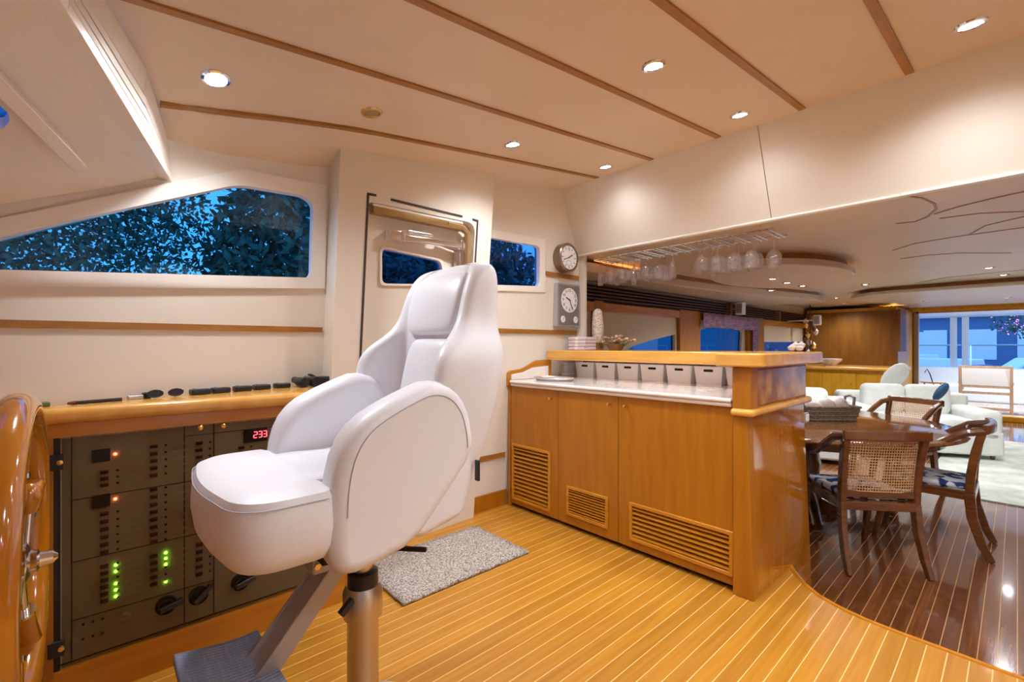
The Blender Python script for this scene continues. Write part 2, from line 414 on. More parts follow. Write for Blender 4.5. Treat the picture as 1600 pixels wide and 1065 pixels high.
def wsc(px, py): p = onPlane(px, py, PP, NP); return p
hole = [wsc(*p) for p in [(-220, 40), (-8, 158), (14, 178), (15, 190), (6, 200), (-220, 228)]]
hole2 = [(p.y, p.x) for p in hole]
for s in (1, -1):
    fn = lambda u, v, ww: (v, s*u, zw(v, u)+ww)
    o = MB().plate([(0, -0.66), (2.36, 0.21), (2.36, -1.0), (0, -1.62)], [hole2], fn, 0.0, 0.045).build('wall_windscreen', 'cream', kind='structure')
    MB().prism(rounded([(p[0]+(0.02 if False else 0), p[1]) for p in hole2], 0.0), fn, 0.03, 0.036).build('pane', 'pane2', o)
a = wsc(-40, 62); c = wsc(112, 226)
m = MB(); dn = NP.normalized()
m.hexa([a, a+Vector((-0.03, 0.02, -0.016)), a+Vector((-0.03, 0.02, -0.016))+dn*0.085, a+dn*0.085],
       [c, c+Vector((-0.03, 0.02, -0.016)), c+Vector((-0.03, 0.02, -0.016))+dn*0.085, c+dn*0.085])
m.build('trim_2', 'frame', kind='structure', bevel=0.003)
# --- window side wall, forward part
NW = Vector((-0.28, 1.0, 0.10)); PW1 = Vector((0, 2.275, 1.0))
W1 = lambda u, v, ww: (u, 2.275+0.28*u-0.1*(v-1.0)+ww, v)
def w1(px, py): p = onPlane(px, py, PW1, NW); return (p.x, p.z)
wpx = [(-150, 412), (-150, 405), (0, 369), (372, 289), (472, 306), (488, 318), (485, 434), (-150, 418)]
whole = rounded([w1(*p) for p in wpx], [0, 0, 0, 0.06, 0.03, 0.03, 0.035, 0])
def grow(poly, d):
    cx = sum(p[0] for p in poly)/len(poly); cz = sum(p[1] for p in poly)/len(poly)
    return [(p[0]+d*(1 if p[0] > cx else -1), p[1]+d*(1 if p[1] > cz else -1)) for p in poly]
MB().plate([(-1.65, -0.02), (0.95, -0.02), (0.95, 2.35), (-1.65, 2.35)], [grow(whole, 0.012)], W1, 0.0, 0.06).build('wall_left', 'cream', kind='structure')
win1 = thing('window_1', (0.2, 2.33, 1.5), 'long wedge-shaped side window with dark blue glass and cream surround', kind='structure')
so = [w1(*p) for p in [(-150, 374), (264, 287), (378, 265), (509, 291), (506, 451), (-150, 448)]]
MB().plate(so, [whole], W1, -0.014, 0.03).build('frame', 'frame', win1, bevel=0.004)
MB().prism(grow(whole, 0.02), W1, 0.035, 0.04).build('pane', 'pane', win1)
def railW1(name, x0, y0, x1, y1, h, mat, d=0.008, nm=True):
    a = w1(x0, y0); c = w1(x1, y1)
    return MB().prism([(a[0], a[1]-h/2), (c[0], c[1]-h/2), (c[0], c[1]+h/2), (a[0], a[1]+h/2)], W1, -d, 0.002).build(name, mat, kind='structure' if nm else None)
railW1('trim_3', -120, 503, 503, 515, 0.026, 'batten')
# cove between windscreen panel and wall
top = [wsc(-60, 272), wsc(179, 237), wsc(237, 257), wsc(258, 276)]
bot = [Vector(W1(*w1(-60, 330), -0.012)), Vector(W1(*w1(179, 292), -0.012)), Vector(W1(*w1(237, 281), -0.012)), Vector(W1(*w1(262, 285), -0.012))]
m = MB()
for i in range(3):
    o_ = Vector((0, 0.05, 0.04)); m.hexa([top[i], bot[i], bot[i]+o_, top[i]+o_], [top[i+1], bot[i+1], bot[i+1]+o_, top[i+1]+o_])
m.build('trim_4', 'cream', kind='structure')
# --- door column
NC = Vector((-0.062, 1.0, 0.10)); PC = Vector((0.91, 2.28, 2.16))
CF = lambda u, v, ww: (u, 2.28+0.062*(u-0.91)+0.1*(2.16-v)+ww, v)
def cc(px, py): p = onPlane(px, py, PC, NC); return (p.x, p.z)
dl = cc(575, 312)[0]; dr = cc(742, 360)[0]; 
dtopL = cc(580, 316); dtopR = cc(728, 345)
dh = rounded([(dl, 0.12), (dr, 0.12), (dr, dtopR[1]), (dl, dtopL[1])], [0.03, 0.03, 0.07, 0.03])
MB().plate([(0.905, -0.02), (1.958, -0.02), (1.958, 2.40), (0.905, 2.40)], [dh], CF, 0.0, 0.30).build('wall_door', 'cream', kind='structure')
door = thing('door_1', (1.35, 2.5, 0.0), 'cream side door with small dark blue window and chrome hinge arm', kind='structure')
wh = rounded([cc(595, 388), cc(687, 408), cc(690, 441), cc(595, 442)], 0.035)
# door leaf is 6 cm behind the column face
def cs(px, py, dd):
    d = rdir(px, py); P = PC+Vector((0, dd, 0)); p = onPlane(px, py, P, NC); return (p.x, p.z)
wh = rounded([cs(596, 388, 0.06), cs(688, 408, 0.06), cs(692, 444, 0.06), cs(596, 443, 0.06)], 0.035)
MB().plate([(dl-0.01, 0.11), (dr+0.01, 0.11), (dr+0.01, dtopL[1]+0.02), (dl-0.01, dtopL[1]+0.02)], [wh], CF, 0.06, 0.10).build('leaf', 'cream', door)
lo_ = [(p[0]*1.0, p[1]) for p in grow(wh, 0.014)]
MB().plate(lo_, [wh], CF, 0.050, 0.065).build('window_frame', 'frame', door, bevel=0.003)
MB().prism(grow(wh, 0.01), CF, 0.075, 0.08).build('pane', 'pane2', door)
def gasket(name, pts, wd, mat, d0=-0.004, d1=0.004):
    m = MB(); P = [cc(*p) for p in pts]
    for a, c in zip(P, P[1:]):
        v = Vector((c[0]-a[0], c[1]-a[1])); n = Vector((-v.y, v.x)).normalized()*wd/2; e = v.normalized()*wd/2
        a2 = Vector(a)-e; c2 = Vector(c)+e
        m.prism([tuple(a2-n), tuple(c2-n), tuple(c2+n), tuple(a2+n)], CF, d0, d1)
    return m.build(name, mat, door)
gasket('gasket', [(586, 305), (575, 303), (560, 620), (556, 780)], 0.012, 'doorseal')
gasket('gasket', [(612, 312), (721, 338)], 0.012, 'doorseal')
gasket('gasket', [(739, 343), (746, 345), (741, 430), (735, 600)], 0.012, 'doorseal')
# top track and right hand jamb, bronze coloured
p0 = Vector(CF(*cc(583, 326), 0.02)); p1 = Vector(CF(*cc(722, 354), 0.02))
MB().bar(p0, p1, 0.05, 0.045).build('top_track', plain('bronze_track', (0.42, 0.28, 0.12), 0.25, 0.8), door, bevel=0.006)
MB().bar(p0+Vector((0, -0.02, 0.022)), p1+Vector((0, -0.02, 0.022)), 0.014, 0.012).build('top_lip', 'frame', door)
jp = [Vector(CF(*cc(*p), 0.012)) for p in [(700, 348), (722, 354), (732, 364), (733, 385), (731, 440), (726, 620)]]
MB().tube(jp, 0.022, 8).build('jamb', plain('bronze_jamb', (0.48, 0.33, 0.17), 0.3, 0.6), door, smooth=True)
# chrome hinge arm
def cb(px, py, d): return Vector(CF(*cc(px, py), d))
MB().bar(cb(609, 364, 0.03), cb(628, 368, 0.03), 0.05, 0.055).build('hinge_block', 'chrome', door, bevel=0.004)
MB().bar(cb(628, 370, 0.02), cb(726, 384, 0.0), 0.02, 0.035).build('hinge_arm', 'chrome', door, bevel=0.004)
MB().bar(cb(640, 361, 0.02), cb(680, 367, 0.02), 0.018, 0.018).build('hinge_link', 'chrome', door, bevel=0.003)
MB().lathe([(0.012, -0.03), (0.012, 0.035)], 12, cb(632, 369, 0.012)).build('hinge_pin', 'chrome', door, smooth=True)
MB().lathe([(0.012, -0.035), (0.012, 0.035)], 12, cb(722, 384, 0.0)).build('hinge_pin', 'chrome', door, smooth=True)
MB().bar(cb(690, 378, 0.02), cb(716, 388, 0.02), 0.03, 0.03).build('catch', 'steel', door, bevel=0.003)
MB().bar(cb(718, 388, 0.03), cb(718, 425, 0.03), 0.03, 0.03).build('strike_bar', 'steel', door, bevel=0.003)
# --- window side wall, aft part
W2 = lambda u, v, ww: (u, 2.62-0.05*v+ww, v)
NW2 = Vector((0, 1, 0.05)); PW2 = Vector((0, 2.62, 0))
def w2(px, py): p = onPlane(px, py, PW2, NW2); return (p.x, p.z)
h2 = rounded([w2(740, 367), w2(842, 385), w2(842, 447), w2(740, 444)], [0.01, 0.04, 0.04, 0.01])
MB().plate([(1.90, -0.02), (3.06, -0.02), (3.06, 1.96), (2.83, 2.5), (1.90, 2.5)], [grow(h2, 0.012)], W2, 0.0, 0.06).build('wall_left_aft', 'cream', kind='structure')
win2 = thing('window_2', (2.3, 2.55, 1.6), 'small slanted side window with dark blue glass beside the round clock', kind='structure')
MB().plate([w2(730, 352), w2(851, 374), w2(851, 457), w2(730, 453)], [h2], W2, -0.012, 0.03).build('frame', 'frame', win2, bevel=0.004)
MB().prism(grow(h2, 0.02), W2, 0.035, 0.04).build('pane', 'pane2', win2)
def railW2(name, x0, y0, x1, y1, h, mat):
    a = w2(x0, y0); c = w2(x1, y1)
    return MB().prism([(a[0], a[1]-h/2), (c[0], c[1]-h/2), (c[0], c[1]+h/2), (a[0], a[1]+h/2)], W2, -0.012, 0.002).build(name, mat, kind='structure')
railW2('trim_5', 760, 516, 903, 520, 0.034, 'batten')
railW2('trim_6', 851, 427, 905, 435, 0.034, 'batten')
a = w2(779, 711)[1]
MB().prism([(1.95, a-0.018), (2.28, a-0.018), (2.28, a+0.018), (1.95, a+0.018)], W2, -0.012, 0.002).build('trim_7', 'batten', kind='structure')
MB().prism([(1.95, 0.0), (2.30, 0.0), (2.30, 0.115), (1.95, 0.115)], W2, -0.016, 0.002).build('baseboard_left', 'wood', kind='structure')
# --- raked fascia over the bar (three panels) with a pale bead
fas = thing('wall_fascia', (2.92, 0.0, 1.97), 'broad cream raked fascia panel above the bar', kind='structure')
for (ya, yb) in ((-2.75, -0.6), (-0.596, 1.0), (1.004, 2.56)):
    MB().hexa([(2.80, ya, 2.49), (2.86, ya, 2.49), (3.09, ya, 1.985), (3.035, ya, 1.965)], [(2.80, yb, 2.49), (2.86, yb, 2.49), (3.09, yb, 1.985), (3.035, yb, 1.965)]).build('panel', 'cream', fas)
MB().box(3.022, 3.06, -2.75, 2.54, 1.957, 1.972).build('bead', 'frame', fas, bevel=0.005)
# --- saloon shell
ceil2 = MB().box(3.04, 12.6, -2.95, 2.95, 1.968, 2.03).build('ceiling', 'ceil2', kind='structure')
MB().box(3.06, 3.10, 2.47, 2.90, ZS, 2.5).build('wall_jog', 'cream', kind='structure')
SY = 2.90
WS = lambda u, v, ww: (u, SY+ww, v)
def ws(px, py): p = onY(px, py, SY); return (p.x, p.z)
h1a = [ws(972, 552), ws(990, 540), ws(1015, 532), ws(1055, 522), ws(1055, 560), ws(972, 562)]
h1b = rounded([ws(1092, 516), ws(1105, 512), ws(1140, 512), ws(1160, 517), ws(1158, 560), ws(1092, 562)], 0.03)
h1c = [ws(1192, 534), ws(1262, 534), ws(1262, 556), ws(1192, 556)]
MB().plate([(3.06, ZS), (12.5, ZS), (12.5, 2.0), (3.06, 2.0)], [h1a, h1b, h1c], WS, 0.0, 0.06).build('wall_saloon_left', plain('saloon_wall', (0.66, 0.60, 0.48), 0.5), kind='structure')
for n, h in enumerate((h1a, h1b, h1c)):
    MB().prism(grow(h, 0.02), WS, 0.035, 0.04).build('window_%d' % (n+3), 'pane3', kind='structure')
# timber posts, header and sill rails of the saloon windows
sw = thing('trim_8', (7.0, SY, 1.5), 'orange timber window frames along the saloon wall', kind='structure')
for (xa, xb) in ((923, 937), (1057, 1089), (1164, 1189), (1264, 1283)):
    a = ws(xa, 500)[0]; c = ws(xb, 500)[0]
    MB().box(a, c, SY-0.05, SY, 0.6, 1.66).build('post', 'wood', sw, bevel=0.006)
MB().box(3.1, 11.2, SY-0.045, SY, 1.55, 1.645).build('head_rail', 'woodh', sw, bevel=0.006)
MB().box(3.1, 11.2, SY-0.06, SY, 0.62, 0.80).build('sill_rail', 'woodh', sw, bevel=0.006)
# curtain valance of the middle bay
a = ws(1088, 500)[0]; c = ws(1166, 500)[0]
m = MB().grid(2, 40, lambda i, j: (a+(c-a)*j, SY-0.10+0.012*math.sin(j*60), 1.645-0.20*i))
m.build('valance', 'curtain', None, 'violet pleated valance over the middle saloon window', 'valance', solid=0.006, smooth=True)
m = MB().grid(6, 16, lambda i, j: (c+0.02+0.32*j*(1-0.5*math.sin(i*2.2)), SY-0.10+0.015*math.sin(j*25), 1.64-0.75*i))
m.build('curtain', 'curtain', None, 'gathered violet curtain tied beside the middle saloon window', 'curtain', solid=0.006, smooth=True)
# louvred air vents above the windows
for n, (xa, xb) in enumerate(((3.12, 6.9), (7.0, 8.95), (9.05, 11.0))):
    v = thing('air_vent', ((xa+xb)/2, SY-0.05, 1.655), ['long dark louvred vent nearest the bar, above the saloon windows', 'middle dark louvred vent above the saloon windows', 'farthest dark louvred vent above the saloon windows'][n], 'vent', 'louvred vents above the saloon windows')
    MB().box(xa, xb, SY-0.02, SY-0.002, 1.655, 1.83).build('backing', 'dark', v)
    for k in range(5):
        z = 1.668+k*0.034
        MB().hexa([(xa, SY-0.075, z), (xa, SY-0.03, z+0.012), (xa, SY-0.03, z+0.022), (xa, SY-0.075, z+0.010)], [(xb, SY-0.075, z), (xb, SY-0.03, z+0.012), (xb, SY-0.03, z+0.022), (xb, SY-0.075, z+0.010)]).build('slat', 'ventwood', v)
    for k in range(5): pass
    MB().box(xb-0.05, xb+0.03, SY-0.09, SY-0.01, 1.65, 1.83).build('end_cap', 'ventwood', v, bevel=0.005)
# dropped soffit along the window side, oval ceiling slab, far slab
def slab(name, poly, z0, z1, label, mat='ceil2', glow=None):
    t = thing(name, (sum(p[0] for p in poly)/len(poly), sum(p[1] for p in poly)/len(poly), z0), label, kind='structure')
    MB().prism(poly, FLAT, z0, z1).build('slab', mat, t, bevel=0.012)
    cx = sum(p[0] for p in poly)/len(poly); cy = sum(p[1] for p in poly)/len(poly)
    inner = [(cx+(p[0]-cx)*0.93, cy+(p[1]-cy)*0.90) for p in poly]
    MB().prism(inner, FLAT, z1-0.002, 1.97).build('shadow_gap', 'batten', t)
    return t
soff = [(3.14, 2.50), (3.9, 2.50), (4.8, 2.46), (5.6, 2.36), (6.4, 2.18), (7.2, 1.98), (7.8, 1.88), (8.0, 1.92), (8.05, 2.1), (8.05, 2.9), (3.14, 2.9)]
slab('trim_9', soff, 1.845, 1.93, 'dropped cream soffit above the saloon windows')
ov = ellipse(4.95, 1.55, 0.95, 0.56, 48)
slab('trim_10', ov, 1.855, 1.915, 'oval dropped ceiling panel over the dining table')
far = [(7.7, 1.35), (7.62, 1.1), (7.6, 0.6), (7.6, -1.5), (9.6, -1.5), (9.6, 1.1), (9.3, 1.4), (8.6, 1.6), (8.0, 1.6)]
slab('trim_11', far, 1.875, 1.92, 'dropped ceiling panel in the after part of the saloon')
# glowing cove strips (LED rope hidden on top of the slabs)
MB().tube([(x, y, 1.94) for x, y in [(5.6, 2.42), (6.4, 2.24), (7.2, 2.04), (7.7, 1.96)]], 0.012, 6).build('cove_light', 'coveglow', None, 'amber rope light on the edge of the window soffit', 'light')
MB().tube([(x, y, 1.94) for x, y in ellipse(4.95, 1.55, 0.90, 0.51, 14, -1.2, 0.2)], 0.012, 6).build('cove_light', 'coveglow', None, 'amber rope light along the oval panel over the table', 'light')
MB().tube([(x, y, 1.945) for x, y in [(7.74, 0.6), (7.74, -1.0)]], 0.012, 6).build('cove_light', 'coveglow', None, 'amber rope light on the front edge of the far ceiling panel', 'light')
# inlaid curved grooves in the saloon ceiling
for n, pts in enumerate([[(1405, 304), (1440, 309), (1460, 318), (1463, 326), (1450, 338), (1430, 346), (1400, 349)],
                         [(1460, 334), (1500, 322), (1545, 311), (1600, 299)], [(1468, 341), (1530, 333), (1600, 330)], [(1515, 366), (1540, 352), (1600, 338)],
                         [(1395, 391), (1430, 380), (1490, 370), (1600, 355)], [(1407, 404), (1450, 398), (1500, 395), (1580, 395)], [(1430, 442), (1480, 433), (1540, 427), (1600, 421)]]):
    P = [onZ(x, y, 1.968) for x, y in pts]
    m = MB()
    for a, c in zip(P, P[1:]): m.bar(a, c, 0.012, 0.006)
    m.build('groove', 'batten', ceil2)
# after bulkhead and glazed door opening
BX = 12.5
MB().plate([(2.95, ZS), (-2.95, ZS), (-2.95, 2.05), (2.95, 2.05)], [[(1.40, ZS+0.02), (1.40, 1.88), (-2.3, 1.88), (-2.3, ZS+0.02)]], lambda u, v, ww: (BX+ww, u, v), 0.0, 0.08).build('wall_aft', 'amber', kind='structure')
dr2 = thing('door_2', (BX, -0.4, ZS), 'wide glazed sliding door opening onto the after deck', kind='structure')
MB().box(BX-0.03, BX+0.1, 1.36, 1.43, ZS, 1.9).build('jamb', 'alu', dr2)
MB().box(BX-0.03, BX+0.1, -2.35, 1.4, 1.86, 1.93).build('head', 'amber', dr2)
MB().box(BX-0.12, BX+0.1, -2.35, 1.4, ZS, ZS+0.10).build('sill', 'amber', dr2, bevel=0.01)
MB().box(BX-0.16, BX, -2.9, 2.0, 1.90, 1.968).build('trim_12', 'amber', kind='structure')
# unseen sides that close the rooms
MB().box(-1.7, 3.06, -2.68, -2.62, ZS, 2.5).build('wall_right', 'cream', kind='structure')
MB().box(3.06, 12.55, -2.98, -2.92, ZS, 2.0).build('wall_saloon_right', 'wood', kind='structure')
MB().box(-1.72, -1.66, -2.68, 2.3, -0.03, 2.3).build('wall_front', 'cream', kind='structure')

# ------------------------------------------------------------------ lamps of the wheelhouse
def downlight(px, py, label, lit=True, r=0.042, power=LAMP_W, zfix=None, col=LAMP_COL, pos=None, group='ceiling downlights'):
    if pos is None:
        if zfix is None:
            z = 2.3
            for _ in range(12):
                p = onZ(px, py, z); z = zc(p.x, p.y)
            p = onZ(px, py, z)
        else: p = onZ(px, py, zfix)
    else: p = Vector(pos)
    t = thing('downlight', p, label, 'downlight', group, local=True)
    if zfix is None and p.x < 2.85:
        e = 0.01; nv = Vector((-(zc(p.x+e, p.y)-zc(p.x-e, p.y))/(2*e), -(zc(p.x, p.y+e)-zc(p.x, p.y-e))/(2*e), 1))
        t.rotation_mode = 'QUATERNION'; t.rotation_quaternion = Vector((0, 0, 1)).rotation_difference(nv)
    MB().lathe([(r*0.80, 0.0), (r*0.86, -0.008), (r*1.12, -0.006), (r*1.18, 0.0)], 20).build('bezel', 'chrome' if lit else 'brass', t, smooth=True, world=False)
    MB().lathe([(0.0, -0.002), (r*0.8, -0.003), (r*0.8, 0.0)], 20).build('lens', 'lampon' if lit else 'lampoff', t, world=False)
    if lit:
        l = bpy.data.lights.new('downlight_lamp', 'SPOT'); l.energy = power; l.color = col; l.spot_size = math.radians(150); l.spot_blend = 1.0; l.shadow_soft_size = 0.05
        lo = bpy.data.objects.new('downlight_lamp', l); COL.objects.link(lo); lo.parent = t; lo.location = (0, 0, -0.03)
    return t
downlight(337, 122, 'bright downlight nearest the wedge-shaped side window')
downlight(1021, 102, 'bright downlight in the third ceiling bay from the fascia corner')
downlight(1517, 38, 'bright downlight at the top right of the ceiling beside the fascia')
downlight(801, 225, 'downlight above the top of the white helm chair')
downlight(1156, 179, 'small downlight close to the fascia seam', power=16.0)
downlight(946, 260, 'small downlight nearest the inner corner of the fascia and side wall', power=12.0)
downlight(581, 175, 'unlit brass downlight over the side door', lit=False)
for i, (x, y) in enumerate([(0.6, -0.75), (1.55, -0.9), (1.2, 0.1), (2.3, -1.2), (0.9, -1.9)]):
    downlight(0, 0, 'ceiling downlight behind the viewpoint, %s' % ['near the front', 'amidships', 'just right of the viewpoint', 'near the fascia', 'against the far side wall'][i], pos=(x, y, zc(x, y)), group='downlights behind the viewpoint')
SAL = [(1207, 435, 1.855), (1230, 441, 1.855), (1254, 446, 1.855), (1205, 453, 1.855), (1352, 444, 1.968), (1307, 465, 1.968), (1318, 474, 1.968), (1397, 477, 1.968), (1474, 449, 1.968), (1447, 470, 1.875), (1545, 418, 1.968), (1568, 429, 1.968), (1575, 465, 1.875)]
SL = ['first of the three downlights in a row on the oval panel', 'middle and brightest downlight on the oval panel', 'last of the three downlights in a row on the oval panel', 'downlight at the far rim of the oval panel', 'downlight just beyond the tip of the oval panel', 'small saloon downlight beside the end of the window soffit', 'smallest saloon downlight past the end of the window soffit', 'downlight above the brown cabinet panel', 'saloon downlight between the grooves and the far ceiling panel', 'downlight on the far ceiling panel, left one', 'bright saloon downlight on the right, upper of two', 'bright saloon downlight on the right, lower of two', 'downlight on the far ceiling panel near the door head']
for (x, y, z), lb in zip(SAL, SL): downlight(x, y, lb, zfix=z, r=0.04, power=44.0, group='saloon downlights')
for (x, y) in [(4.5, -1.5), (7.0, -1.6), (10.8, -0.4)]:
    downlight(0, 0, 'saloon downlight on the side out of view, %s' % {4.5: 'nearest the step', 7.0: 'over the rug', 10.8: 'by the after door'}[x], pos=(x, y, 1.967), power=44.0, group='saloon downlights out of view')
o = onZ(1392, 449, 1.968)
t = thing('ceiling_speaker', o, 'round flush speaker grille in the saloon ceiling', 'speaker')
MB().lathe([(0.0, -0.006), (0.06, -0.008), (0.07, 0.0)], 20, o).build('grille', 'silver', t, smooth=True)

# ================================================================== THINGS
# ------------------------------------------------------------------ helm chair
CY = 1.37
hc = thing('helm_chair', (0.61, CY, 0.0), 'white leather helm chair on a steel pedestal with grey footrest', 'chair')
def side(prof, y0, y1, name, mat='leather', bev=0.03, sub=2, parent=hc):
    fn = lambda u, v, ww: (u, ww, v)
    return MB().prism(prof, fn, y0, y1).build(name, mat, parent, bevel=bev, seg=4, smooth=True)
bol = [(0.405, 0.72), (0.408, 0.86), (0.432, 0.955), (0.48, 1.015), (0.55, 1.052), (0.62, 1.08), (0.69, 1.105), (0.76, 1.085), (0.805, 1.03), (0.825, 0.95), (0.828, 0.885), (0.73, 0.775), (0.63, 0.672), (0.52, 0.648), (0.45, 0.642), (0.415, 0.665)]
def chaikin(p, n=2, closed=True):
    for _ in range(n):
        q = []
        for i in range(len(p) if closed else len(p)-1):
            a, b_ = p[i], p[(i+1) % len(p)]; q += [(a[0]*0.75+b_[0]*0.25, a[1]*0.75+b_[1]*0.25), (a[0]*0.25+b_[0]*0.75, a[1]*0.25+b_[1]*0.75)]
        p = q
    return p
seam2d = chaikin([(0.62+(x-0.62)*0.84, 0.86+(z-0.86)*0.86) for x, z in bol[:11]], 3, False)
bol = chaikin(bol, 1)
for s in (-1, 1):
    ya, yb = (CY-0.305, CY-0.19) if s < 0 else (CY+0.19, CY+0.305)
    o = side(bol, ya, yb, 'bolster', bev=0.038)
    # stitched seam running round the outer face
    yo = ya-0.001 if s < 0 else yb+0.001
    cx = 0.62; cz = 0.85
    ins = [Vector((x, yo, z)) for x, z in seam2d]
    MB().tube(ins, 0.0012, 5).build('seam', 'stitch', o)
shell = [(0.56, 0.70), (0.66, 0.672), (0.80, 0.70), (0.835, 0.80), (0.835, 0.90), (0.80, 0.95), (0.6, 0.9)]
side(shell, CY-0.285, CY+0.285, 'seat_shell', bev=0.03)
# tongue of the pocket tab
MB().box(0.835, 0.842, CY-0.30, CY-0.284, 0.80, 0.86).build('pocket_tab', 'black', hc)
# T shaped seat cushion: plan outline, rounded pad
def pad(poly, z0, z1, rb, name, mat='leather', crown=0.0):
    m = MB(); N = len(poly); cx = sum(p[0] for p in poly)/N; cy = sum(p[1] for p in poly)/N
    lv = [(z0, -rb*1.1), (z0+rb*0.3, -rb*0.42), (z0+rb, -rb*0.05), ((z0+z1)/2, rb*0.12), (z1-rb*0.6, 0), (z1-rb*0.2, -rb*0.2), (z1, -rb*0.75)]
    rows = []
    for z, d in lv:
        row = []
        for i in range(N):
            p = Vector(poly[i]); a = Vector(poly[i-1]); b_ = Vector(poly[(i+1) % N])
            t = (b_-a); n = Vector((t.y, -t.x))
            if n.length > 1e-9: n.normalize()
            row.append((p.x+n.x*d, p.y+n.y*d, z))
        rows.append(row)
    for zz, f in ((z1+crown*0.5, 0.6), (z1+crown, 0.15)):
        last = rows[6]; rows.append([(cx+(x-cx)*f, cy+(y-cy)*f, zz) for x, y, z in last])
    V = [p for r_ in rows for p in r_]; Fc = []
    for i in range(len(rows)-1):
        for k in range(N):
            l = (k+1) % N; Fc.append((i*N+k, i*N+l, (i+1)*N+l, (i+1)*N+k))
    Fc.append(tuple(reversed(range(N)))); Fc.append(tuple((len(rows)-1)*N+k for k in range(N)))
    m.add(V, Fc); return m
tp = rounded([(0.215, CY-0.295), (0.425, CY-0.295), (0.425, CY+0.295), (0.215, CY+0.295), (0.175, CY)], [0.13, 0.05, 0.05, 0.13, 0.12], 7)
cu = pad(tp, 0.690, 0.868, 0.042, 'seat_cushion', crown=0.0).build('seat_cushion', 'leather', hc, smooth=True)
tp2 = rounded([(0.36, CY-0.185), (0.87, CY-0.185), (0.87, CY+0.185), (0.36, CY+0.185)], 0.04, 4)
pad(tp2, 0.700, 0.866, 0.02, 'seat_cushion', crown=0.0).build('seat_cushion', 'leather', hc, smooth=True)
# chair seam on the cushion edge
sm = [Vector((x, y, 0.846)) for x, y in rounded([(0.40, CY-0.2965), (0.2145, CY-0.2965), (0.1735, CY), (0.2145, CY+0.2965), (0.40, CY+0.2965)], [0, 0.13, 0.12, 0.13, 0], 7)]
MB().tube(sm, 0.0014, 5).build('seam', 'stitch', cu)
# backrest: lofted sections with side wings
lev = [ # z, back X, front pad X, wing front X, half width
    (0.68, 0.850, 0.80, 0.76, 0.250), (0.80, 0.905, 0.81, 0.72, 0.272), (0.92, 0.945, 0.825, 0.70, 0.290), (1.02, 0.975, 0.84, 0.695, 0.298), (1.10, 0.995, 0.85, 0.700, 0.300),
    (1.16, 1.008, 0.858, 0.712, 0.296), (1.20, 1.016, 0.862, 0.745, 0.280), (1.245, 1.022, 0.864, 0.805, 0.248), (1.29, 1.028, 0.868, 0.838, 0.230), (1.36, 1.036, 0.880, 0.858, 0.224), (1.42, 1.040, 0.896, 0.880, 0.220), (1.465, 1.038, 0.918, 0.908, 0.208), (1.488, 1.024, 0.945, 0.942, 0.172)]
rows = []
for z, xb, xi, xf, hw in lev:
    half = [(xb, 0.0), (xb-0.004, hw*0.5), (xb-0.022, hw*0.82), (xb-0.06, hw*0.985), ((xb-0.06+xf+0.045)/2, hw), (xf+0.045, hw*0.985), (xf+0.012, hw-0.014), (xf, hw-0.045), (xf+0.03, hw-0.078), ((xf+xi)/2+0.02, hw-0.090), (xi, hw-0.118), (xi+0.002, hw*0.25), (xi+0.002, 0.0)]
    full = [(x, CY-y, z) for x, y in half]+[(x, CY+y, z) for x, y in reversed(half[1:-1])]
    rows.append(full)
n = len(rows[0]); V = [p for r_ in rows for p in r_]; Fc = []
for i in range(len(rows)-1):
    for k in range(n):
        l = (k+1) % n; Fc.append((i*n+k, i*n+l, (i+1)*n+l, (i+1)*n+k))
Fc.append(tuple(reversed(range(n)))); Fc.append(tuple((len(rows)-1)*n+k for k in range(n)))
bk = MB().add(V, Fc).build('backrest', 'leather', hc, smooth=True, sub=2)
# inner pads: headrest and lumbar
def inner(zs, name):
    R = []
    for z, xi, hw, th in zs:
        half = [(xi+0.03, 0), (xi+0.03, hw), (xi-th*0.55, hw+0.004), (xi-th, hw-0.02), (xi-th*1.1, hw*0.5), (xi-th*1.15, 0)]
        R.append([(x, CY-y, z) for x, y in half]+[(x, CY+y, z) for x, y in reversed(half[1:-1])])
    k_ = len(R[0]); V = [p for r_ in R for p in r_]; Fc = []
    for i in range(len(R)-1):
        for k in range(k_):
            l = (k+1) % k_; Fc.append((i*k_+k, i*k_+l, (i+1)*k_+l, (i+1)*k_+k))
    Fc.append(tuple(reversed(range(k_)))); Fc.append(tuple((len(R)-1)*k_+k for k in range(k_)))
    return MB().add(V, Fc).build(name, 'leather', hc, smooth=True, sub=2)
inner([(0.87, 0.83, 0.125, 0.02), (0.89, 0.825, 0.135, 0.035), (1.0, 0.84, 0.145, 0.04), (1.12, 0.856, 0.135, 0.038), (1.20, 0.866, 0.12, 0.032), (1.222, 0.868, 0.105, 0.014), (1.228, 0.87, 0.09, 0.0)], 'lumbar_pad')
inner([(1.236, 0.875, 0.10, 0.0), (1.242, 0.862, 0.138, 0.022), (1.29, 0.866, 0.155, 0.022), (1.36, 0.880, 0.160, 0.022), (1.42, 0.898, 0.156, 0.018), (1.462, 0.925, 0.135, 0.008)], 'headrest')
